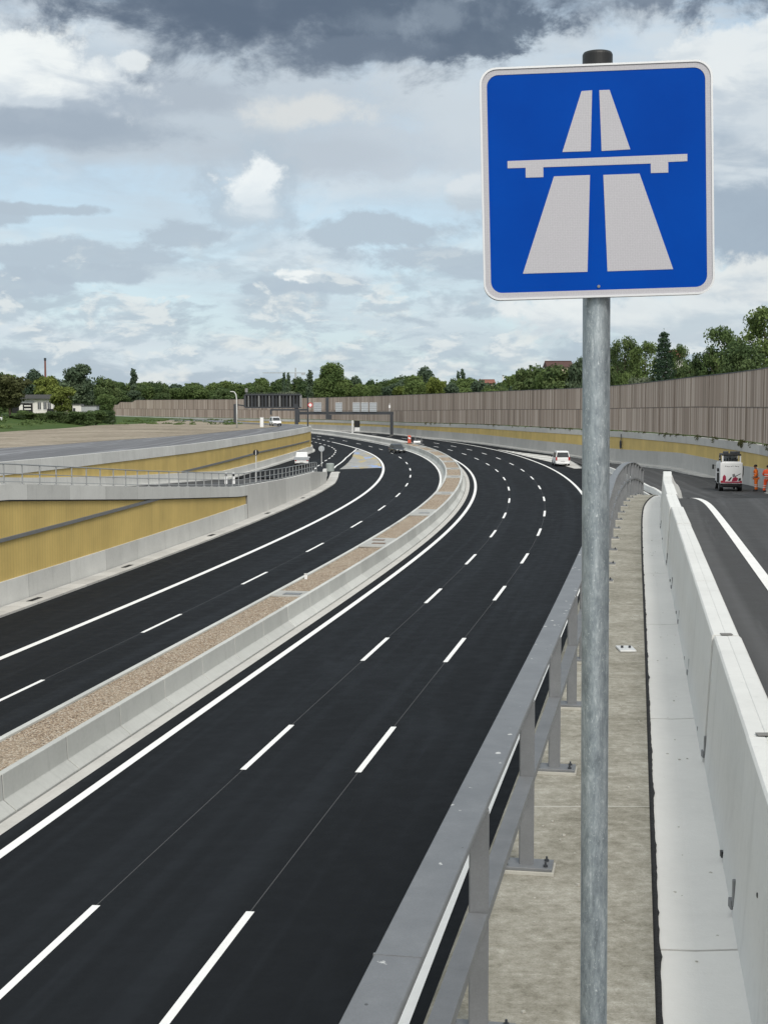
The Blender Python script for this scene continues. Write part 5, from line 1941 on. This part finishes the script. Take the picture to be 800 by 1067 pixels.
def clumps_round(seed, n=34, rad=3.6, z0=1.2, z1=10, spread=1.0, cr=(.9, 1.7)):
    g = random.Random(seed)
    out = []
    zc, zr = (z0 + z1) / 2, (z1 - z0) / 2
    for k in range(n):
        a = g.uniform(0, 2 * PI); u = g.uniform(-1, 1)
        q = math.sqrt(max(0, 1 - u * u)) * (1 - .12 * (u > .2) * g.random())
        f = g.uniform(.45, .92)
        r = g.uniform(*cr)
        out.append((math.cos(a) * q * rad * f * spread, math.sin(a) * q * rad * f * spread, zc + u * (zr - r * .6) * (.75 + .25 * f), r, r, r * .8))
    out.append((0, 0, zc, rad * .55, rad * .55, zr * .6))
    return out


TREES = {}


def tree_kind(key, clumps, n, size, leafm, bark='bark', r=.22, limbs=6, h=10, seed=3, **kw):
    cm = leaves_mesh(key + '_crown', clumps, n, size, seed=seed, **kw)
    cm.materials.append(MATS[leafm])
    tb = trunk_mesh(h, r, limbs, seed)
    to = tb.build('trunk', bark, None, smooth=True)
    tm = to.data
    bpy.data.objects.remove(to)
    w_ = max(v.co.x for v in cm.vertices) - min(v.co.x for v in cm.vertices)
    TREES[key] = (cm, tm, w_ * .94, max(v.co.z for v in cm.vertices))


tree_kind('broad', clumps_round(1), 5200, .30, 'leaf_dark', seed=1)
tree_kind('broad_mid', clumps_round(2, 30, 3.3), 5200, .30, 'leaf_mid', seed=2)
tree_kind('tall', clumps_round(3, 34, 2.7, 1.0, 10.2), 5200, .30, 'leaf_blue', seed=3)
tree_kind('light', clumps_round(4, 26, 3.4, 1.0), 4800, .30, 'leaf_light', seed=4)
tree_kind('brownish', clumps_round(5, 22, 3.4, 2.4, 10, cr=(.7, 1.4)), 3600, .30, 'leaf_brown', seed=5)
tree_kind('great', clumps_round(6, 60, 3.9, .5, 10, cr=(.8, 1.5)), 14000, .20, 'leaf_mid', seed=6)
tree_kind('loose', clumps_round(7, 80, 4.2, 1.0, 10.4, 1.08, (.4, 1.15)), 15000, .15, 'leaf_dark', seed=7, limbs=10, shell=(.15, 1.4))
tree_kind('airy', clumps_round(8, 70, 3.6, 1.5, 10.6, 1.2, (.3, .9)), 8500, .15, 'leaf_mid', seed=8, limbs=12, shell=(.1, 1.6))
tree_kind('poplar', [(random.Random(9 + k).uniform(-.25, .25), random.Random(90 + k).uniform(-.25, .25), 1 + k * .42, .75 * (1 - abs(k / 21 - .4) * .75) + .1, .75 * (1 - abs(k / 21 - .4) * .75) + .1, .7) for k in range(22)], 2600, .2, 'leaf_blue', seed=9, r=.13, limbs=3)
tree_kind('shrub', [(random.Random(k).uniform(-3.4, 3.4), random.Random(k + 50).uniform(-1.6, 1.6), random.Random(k + 99).uniform(1.2, 8), random.Random(k + 7).uniform(1.2, 2.1)) for k in range(26)], 6500, .28, 'leaf_mid', seed=10, r=.12)
tree_kind('pale', [(random.Random(k).uniform(-3.4, 3.4), random.Random(k + 50).uniform(-1.6, 1.6), random.Random(k + 99).uniform(1.2, 8), random.Random(k + 7).uniform(1.0, 1.8)) for k in range(26)], 6500, .22, 'leaf_pale', seed=11, r=.12)
tree_kind('bush_dark', [(random.Random(k).uniform(-3.4, 3.4), random.Random(k + 50).uniform(-1.6, 1.6), random.Random(k + 99).uniform(1.2, 8), random.Random(k + 7).uniform(1.2, 2.1)) for k in range(26)], 6500, .28, 'leaf_dark', seed=12, r=.12)
# spruce: tiers of drooping branches
sp = []
gs_ = random.Random(5)
for k in range(19):
    z = 1.0 + k * .48
    rad = (1 - k / 19.8) ** .85 * 3.3 + .1
    nb_ = max(5, int(15 - k * .45))
    for j in range(nb_):
        a = 2 * PI * (j + gs_.random() * .6) / nb_
        for f in (.35, .62, .88):
            rr = rad * f * gs_.uniform(.85, 1.1)
            sp.append((math.cos(a) * rr, math.sin(a) * rr, z - rr * .22 + gs_.uniform(-.08, .08), gs_.uniform(.3, .6), gs_.uniform(.3, .6), .26))
for q in (9.3, 9.55, 9.8, 10.0): sp.append((0, 0, q, .34 - (q - 9.3) * .3, .34 - (q - 9.3) * .3, .22))
tree_kind('spruce', sp, 13000, .12, 'leaf_needle', seed=13, r=.13, limbs=0, h=9, shell=(.2, 1.15))


def plant(key, name, label, cat, px, ytop, wpx, Y, zb, group=None, rot=None, depth=None):
    cm, tm, w0, h0 = TREES[key]
    if cat in ('tree', 'shrub') and px > 120:
        k_ = (px - 400) / FPX
        ys_ = RW[:, 1]
        m = (RW[:, 0] - k_ * ys_) > 0 if px > 400 else (RW[:, 0] - k_ * ys_) > 0
        on = ys_[m & (ys_ > 60)]
        if len(on):
            Y = max(Y, float(on.max()) + 1.0)
            for _ in range(90):
                if float(np.min(np.hypot(RW[:, 0] - k_ * Y, ys_ - Y))) > .9 + .55 * wpx * Y / FPX: break
                Y += 1.0
    top = at(px, ytop, Y)
    sx = wpx * Y / FPX / w0
    sz = (top.z - zb) / h0
    t = thing(name, label, cat, (top.x, Y, zb), random.uniform(0, 6.28) if rot is None else rot, group)
    t.scale = (sx, sx, sz)
    c = bpy.data.objects.new('crown', cm); COL.objects.link(c); c.parent = t
    k = bpy.data.objects.new('trunk', tm); COL.objects.link(k); k.parent = t
    return t


T = 'tree'
# --- behind the noise barrier on the right
plant('airy', 'broadleaf_tree', 'very tall loose-crowned tree rising highest behind the noise barrier at the right edge', T, 797, 317, 88, 150, 7.4)
plant('airy', 'broadleaf_tree', 'loose tree with a feathery top behind the noise barrier, just left of the tallest one', T, 752, 338, 60, 158, 7.4)
plant('loose', 'broadleaf_tree', 'wide dark bushy tree behind the noise barrier below the tallest loose tree', T, 777, 352, 84, 146, 7.4)
plant('loose', 'broadleaf_tree', 'low dark bushy tree behind the noise barrier between the spruce and the tall trees', T, 735, 363, 56, 160, 7.4)
plant('broad', 'broadleaf_tree', 'dark rounded tree behind the noise barrier, right of the little red roof', T, 722, 372, 40, 175, 7.3)
plant('spruce', 'spruce_tree', 'dark pointed spruce behind the noise barrier next to the little red roof', T, 691.5, 342, 44, 176, 7.2)
plant('loose', 'broadleaf_tree', 'leafy green tree behind the noise barrier just right of the sign post', T, 651, 349, 50, 185, 7.0)
plant('airy', 'broadleaf_tree', 'light crowned tree directly left of the spruce behind the noise barrier', T, 672, 354, 44, 190, 7.0)
plant('loose', 'broadleaf_tree', 'dark tree partly covered by the sign post behind the noise barrier', T, 632, 358, 40, 192, 7.0)
plant('airy', 'broadleaf_tree', 'thin light tree rising just right of the spruce top', T, 707, 357, 30, 196, 7.0)
plant('pale', 'elder_shrub', 'pale flowering shrub peeping over the noise barrier left of the spruce', 'shrub', 668, 391, 34, 172, 7.0)
plant('shrub', 'green_shrub', 'fresh green shrub over the noise barrier between sign post and pale flowering shrub', 'shrub', 650, 386, 26, 178, 7.0)
plant('broad', 'broadleaf_tree', 'round dark green tree at the left end of the high trees behind the noise barrier', T, 553, 378, 42, 262, 6.4)
plant('broad', 'broadleaf_tree', 'dark green tree left of the sign post in front of the brown roof', T, 588, 378, 50, 250, 6.4)
plant('broad_mid', 'broadleaf_tree', 'mid green tree between the brown roof and the round dark tree', T, 571, 383, 32, 256, 6.4)
plant('tall', 'broadleaf_tree', 'dark tree touching the left side of the sign post', T, 603, 370, 26, 246, 6.5)
# --- noticeable trees along the middle
plant('great', 'linden_tree', 'big full rounded green tree rising alone above the middle of the noise barrier', T, 345, 376.5, 40, 455, 5)
plant('poplar', 'poplar_tree', 'narrow pointed poplar just left of the big rounded tree', T, 323, 385, 11, 560, 5)
plant('poplar', 'poplar_tree', 'slim poplar, left one of the close pair right of the crane', T, 295.8, 387.5, 6, 600, 5)
plant('poplar', 'poplar_tree', 'slim poplar, right one of the close pair right of the crane', T, 300.6, 387.5, 6, 605, 5)
plant('tall', 'broadleaf_tree', 'tall dark tree above the treeline between the big rounded tree and the tall poplars', T, 442, 380.5, 22, 420, 5.5)
plant('light', 'broadleaf_tree', 'fresh yellow green tree over the noise barrier in the middle of the treeline', T, 454, 392, 24, 345, 5.8)
plant('light', 'broadleaf_tree', 'yellowish green low tree over the noise barrier left of the fresh green one', T, 420, 401, 26, 350, 5.8)
plant('poplar', 'poplar_tree', 'dark pointed poplar in front of the sky left of the white mast', T, 482, 383.5, 9, 400, 5.6)
plant('poplar', 'poplar_tree', 'small poplar beside the dark pointed one', T, 477.5, 386, 7, 405, 5.6)
plant('pale', 'elder_shrub', 'pale blossoming shrub above the display gantry', 'shrub', 300, 407, 26, 560, 4.5)
# --- left group around the bungalow
plant('tall', 'broadleaf_tree', 'tall full crowned tree rising behind the grey shed on the left', T, 81, 377.5, 34, 470, 6)
plant('broad', 'broadleaf_tree', 'dark rounded tree right of the tall full crowned one on the left', T, 111, 391, 28, 430, 6)
plant('poplar', 'poplar_tree', 'slim poplar sticking out of the treeline near the end of the noise barrier', T, 139.5, 383.5, 12, 640, 5)
plant('tall', 'broadleaf_tree', 'bluish green tree behind the bungalow beside the brick chimney', T, 37, 383.5, 22, 430, 7)
plant('light', 'broadleaf_tree', 'yellow green tree directly behind the flat roof of the bungalow', T, 47, 391, 30, 345, 7.6)
plant('light', 'broadleaf_tree', 'yellow green bushy tree at the right front corner of the bungalow', T, 66, 402, 30, 296, 7.6)
plant('brownish', 'broadleaf_tree', 'olive brown small tree with visible pale trunk left of the bungalow', T, 10, 389, 42, 285, 7.0)
plant('broad', 'broadleaf_tree', 'dark tree at the left picture edge behind the olive brown one', T, 0, 386, 24, 400, 7)
plant('broad_mid', 'broadleaf_tree', 'green tree on the left edge beneath the dark one', T, -6, 403, 26, 300, 7.2)
plant('broad_mid', 'broadleaf_tree', 'green tree beside the grey shed, near the left end of the noise barrier', T, 110, 410, 22, 330, 6.2)
for i, (px, yt, wd, Y, key, lb) in enumerate([(30, 430, 36, 285, 'shrub', 'low bush in the garden hedge under the bungalow wall'), (58, 428, 30, 290, 'bush_dark', 'dark bush in the garden hedge right below the bungalow windows'),
        (82, 428, 34, 292, 'shrub', 'wide green bush in the garden hedge before the grey shed'), (100, 427, 26, 300, 'broad_mid', 'green bush in the garden hedge right of the shed'),
        (112, 427, 16, 320, 'bush_dark', 'dark bush at the right end of the garden hedge'), (8, 433, 34, 280, 'bush_dark', 'dark low bush at the left picture edge of the garden hedge')]):
    plant(key, 'hedge_bush', lb, 'bush', px, yt, wd, Y, left_z(at(px, 440, Y).x, Y) - .3, 'bushes along the garden on the left', rot=0)
# --- far treeline: many look-alikes
KN = {'broad': ('dark rounded tree in the far treeline beyond the noise barrier', 'dark rounded trees of the far treeline'),
      'tall': ('bluish green tree in the far treeline beyond the noise barrier', 'bluish green trees of the far treeline'),
      'broad_mid': ('mid green tree in the far treeline beyond the noise barrier', 'mid green trees of the far treeline')}
PROF = [(-20, 391), (60, 393), (100, 396), (130, 398), (160, 397), (200, 396), (235, 398), (275, 394), (310, 394), (330, 392), (370, 391), (400, 392), (430, 392), (470, 393), (500, 396), (530, 394), (545, 388), (620, 384)]
rt = random.Random(21)
x = -15.0
while x < 625:
    for row in (0, 1):
        key = rt.choice(['broad', 'broad', 'tall', 'broad_mid', 'broad_mid'])
        xq = x + rt.uniform(-4, 4)
        yt = interp(xq, PROF) + rt.uniform(-3, 3.5) + row * 5.5
        far = 640 if xq < 335 else (480 if xq < 420 else 380)
        if xq > 500: far = 330
        plant(key, 'broadleaf_tree', KN[key][0], T, xq, yt, rt.uniform(16, 27) * (1.2 if xq > 480 else 1), far - row * 28 + rt.uniform(0, 22), 4.6, KN[key][1])
    x += 12.5
wood = leaves_mesh('woodland', [(rt.uniform(-300, 160), rt.uniform(700, 780), rt.uniform(5, 15), rt.uniform(4, 7)) for k in range(220)], 26000, 1.1, seed=31)
wo = link('woodland', wood, 'leaf_dark')
tag(wo, 'distant belt of woodland closing the view behind the single trees', 'woodland', kind='stuff')
# weeds along the foot of the noise barrier and grass tufts on the plateau
wc = []
for k in range(60):
    px = rt.uniform(125, 252)
    y = rt.uniform(300, 420)
    x = at(px, 438, y).x
    wc.append((x, y, left_z(x, y) + .05, rt.uniform(.5, 1.4), rt.uniform(.5, 1.4), .28))
for k in range(60):
    y = rt.uniform(215, 330); x = -64 - rt.uniform(0, 14)
    wc.append((x, y, left_z(x, y) + .1, rt.uniform(.5, 1.6), rt.uniform(.5, 1.6), .45))
wg = link('weeds', leaves_mesh('weeds', wc, 7000, .2, seed=41), 'leaf_mid')
tag(wg, 'rough grass and weeds along the edge of the sandy ground', 'weeds', kind='stuff')

wc = []
for k in range(95):
    y = rt.uniform(80, 330)
    x = rw_x(y) + rt.uniform(.02, .3)
    q = rt.choice([.05, .08, .12, .2])
    wc.append((x, y, interp(y, NB_Z) - q * .6, q * 1.6, q * 2.5, q * 1.5))
wg = link('weeds', leaves_mesh('weeds', wc, 5200, .06, seed=43), 'leaf_brown')
tag(wg, 'dry brownish weeds hanging out under the timber noise barrier', 'weeds', kind='stuff')

# ------------------------------------------------------------------ buildings on the left
HY = 311.0
hx0, hx1 = at(13, 425, HY).x, at(56, 425, HY).x
hz = left_z((hx0 + hx1) / 2, HY) - .1
bw = hx1 - hx0
zt = at(35, 415.5, HY).z - hz
hs = thing('bungalow', 'white flat-roofed bungalow with dark grey roof edge among trees on the left', 'house', (hx0, HY, hz))
m_ = MB(); m_.box((bw / 2, 4, zt / 2), (bw, 8, zt)); m_.build('wall', 'render_white', hs)
m_ = MB(); m_.box((bw / 2 - .1, 3.8, zt + .45), (bw + 1.4, 9.4, .9), taper=(.97, .97)); m_.build('roof', 'roof_felt', hs)
m_ = MB(); m_.box((bw * .25, -.02, zt * .36), (bw * .5, .3, zt * .68)); cpo = m_.build('carport', 'black_plastic', hs)
m_ = MB(); m_.box((bw * .22, -.2, zt * .42), (bw * .09, .08, zt * .36)); m_.box((bw * .38, -.2, zt * .3), (bw * .16, .08, zt * .09)); m_.box((bw * .38, -.2, zt * .52), (bw * .16, .08, zt * .08)); m_.build('garden_furniture', 'render_white', cpo)
for a in (.66, .80, .90):
    m_ = MB(); m_.box((bw * a, -.03, zt * .52), (bw * .075, .08, zt * .5)); wn = m_.build('window', 'window_glass', hs)
    m_ = MB(); m_.box((bw * a, -.09, zt * .52), (.07, .04, zt * .5)); m_.box((bw * a, -.085, zt * .27), (bw * .09, .05, .08)); m_.build('frame', 'white_paint', wn)
m_ = MB(); m_.box((bw * .36, -.05, zt * .80), (bw * .36, .08, zt * .14)); m_.build('blind', 'render_grey', hs)
m_ = MB(); m_.box((bw * .95, -.6, zt * .16), (bw * .16, .8, zt * .3)); m_.build('bin_store', 'black_plastic', hs)
SY = 322.0
sx0 = at(76, 425, SY).x
sz_ = left_z(sx0, SY) - .1
sh = thing('garden_shed', 'small white and grey shed right of the bungalow behind the hedge', 'shed', (sx0, SY, sz_))
hh = at(80, 421.5, SY).z - sz_
m_ = MB(); m_.box((.95, 1.5, hh / 2), (1.9, 3, hh)); m_.build('wall', 'render_white', sh)
m_ = MB(); m_.box((3.6, 1.6, hh * .44), (3.4, 3, hh * .88)); m_.build('annex', 'render_grey', sh)
m_ = MB(); m_.box((.9, 1.4, hh + .06), (2.3, 3.4, .12)); m_.box((3.6, 1.6, hh * .9), (3.7, 3.3, .1)); m_.build('roof', 'roof_felt', sh)
m_ = MB(); m_.box((.35, -.03, hh * .5), (.5, .06, hh * .45)); m_.build('window', 'window_glass', sh)
p = at(117, 436, 330)
wb = thing('utility_box', 'small white utility box by the left end of the noise barrier', 'box', (p.x, 330, left_z(p.x, 330)))
m_ = MB(); m_.box((0, 0, .75), (.9, .6, 1.5)); m_.build('body', 'white_paint', wb, bevel=.03)
m_ = MB(); m_.box((0, 0, 1.53), (1.0, .7, .06)); m_.build('lid', 'pale_steel', wb)
p = at(1.3, 440, 270)
wb = thing('notice_board', 'small white notice board on two legs at the left picture edge', 'board', (p.x, 270, left_z(p.x, 270)))
m_ = MB(); m_.box((0, 0, at(1, 437, 270).z - left_z(p.x, 270)), (.55, .06, .8)); m_.build('board', 'white_paint', wb)
for q in (-.2, .2):
    m_ = MB(); m_.box((q, .04, .4), (.05, .05, .9)); m_.build('leg', 'steel_band', wb)

CHY = 620.0
c0 = at(47.3, 373, CHY)
ch = thing('brick_chimney', 'tall thin red brick factory chimney rising behind the trees on the left', 'chimney', (c0.x, CHY, 5))
hC = c0.z - 5
m_ = MB(); m_.tube([(0, 0, 0), (0, 0, hC * .5), (0, 0, hC * .96)], [.7, .5, .38], 16); m_.build('shaft', 'brick_red', ch, smooth=True)
m_ = MB(); m_.tube([(0, 0, hC * .955), (0, 0, hC)], .52, 16); m_.build('crown', 'dark_steel', ch)
p = at(524, 392, 372)
mw = thing('white_mast', 'slim white chimney mast among the trees over the middle of the noise barrier', 'mast', (p.x, 372, 5.6))
m_ = MB(); m_.tube([(0, 0, 0), (0, 0, p.z - 5.6)], [.28, .2], 12); m_.build('shaft', 'render_white', mw)
m_ = MB(); m_.tube([(0, 0, p.z - 5.6), (0, 0, p.z - 5.3)], .24, 12); m_.build('cowl', 'steel_band', mw)


def gable(name, label, px0, px1, py_ridge, py_eave, Y, zb, wallm, roofm):
    x0, x1 = at(px0, py_eave, Y).x, at(px1, py_eave, Y).x
    ze, zr = at(px0, py_eave, Y).z - zb, at(px0, py_ridge, Y).z - zb
    w_ = x1 - x0
    t = thing(name, label, 'house', (x0, Y, zb))
    m_ = MB(); m_.box((w_ / 2, 4, ze / 2), (w_ * .96, 8, ze)); m_.build('wall', wallm, t)
    m_ = MB(); m_.add([(-.3, -.5, ze - .05), (w_ + .3, -.5, ze - .05), (w_ + .3, 8.5, ze - .05), (-.3, 8.5, ze - .05), (-.3, 4, zr), (w_ + .3, 4, zr)], [(0, 1, 5, 4), (2, 3, 4, 5), (0, 4, 3), (1, 2, 5), (3, 2, 1, 0)]); rf = m_.build('roof', roofm, t)
    m_ = MB(); m_.box((w_ * .5, 4, zr + .06), (w_ + .6, .3, .12)); m_.build('ridge', roofm, rf)
    for a in (.25, .7):
        m_ = MB(); m_.box((w_ * a, -.02, ze * .72), (1.1, .08, 1.3)); m_.build('window', 'window_glass', t)
    return t


gable('tiled_house', 'house with a wide brown tiled roof among trees just left of the sign post', 571, 596, 376, 382, 292, 6.4, 'render_cream', 'roof_brown')
gable('tiled_house', 'house whose bright red roof shows between spruce and loose trees', 703, 711.5, 364.5, 371.5, 212, 7, 'render_white', 'roof_tile')
gable('tiled_house', 'house with an orange roof showing behind the bungalow and the yellow green tree', 55, 65, 406, 411, 365, 6.5, 'render_cream', 'roof_tile')
gable('tiled_house', 'house with a reddish roof low in the treeline left of the white mast', 501, 515, 395.5, 399, 345, 6, 'render_cream', 'roof_tile')

KY = 900.0
k0 = at(308, 400, KY)
kr = thing('tower_crane', 'distant tower crane whose long thin jib shows above the treeline', 'crane', (k0.x, KY, 5))
ztop = at(308, 388.5, KY).z - 5
m_ = MB(); m_.bar((0, 0, 0), (0, 0, ztop), 1.2, 1.2); m_.build('mast', 'panel_back', kr)
m_ = MB(); m_.bar((at(274, 389, KY).x - k0.x, 0, ztop), (at(318.5, 389, KY).x - k0.x, 0, ztop), .7, .55); m_.build('jib', 'panel_back', kr)
m_ = MB(); m_.bar((0, 0, ztop), (0, 0, ztop + 3.2), .8, .8); m_.box((at(316, 389, KY).x - k0.x, 0, ztop - .6), (2.4, 1.2, 1.6)); m_.build('counterweight', 'panel_back', kr)
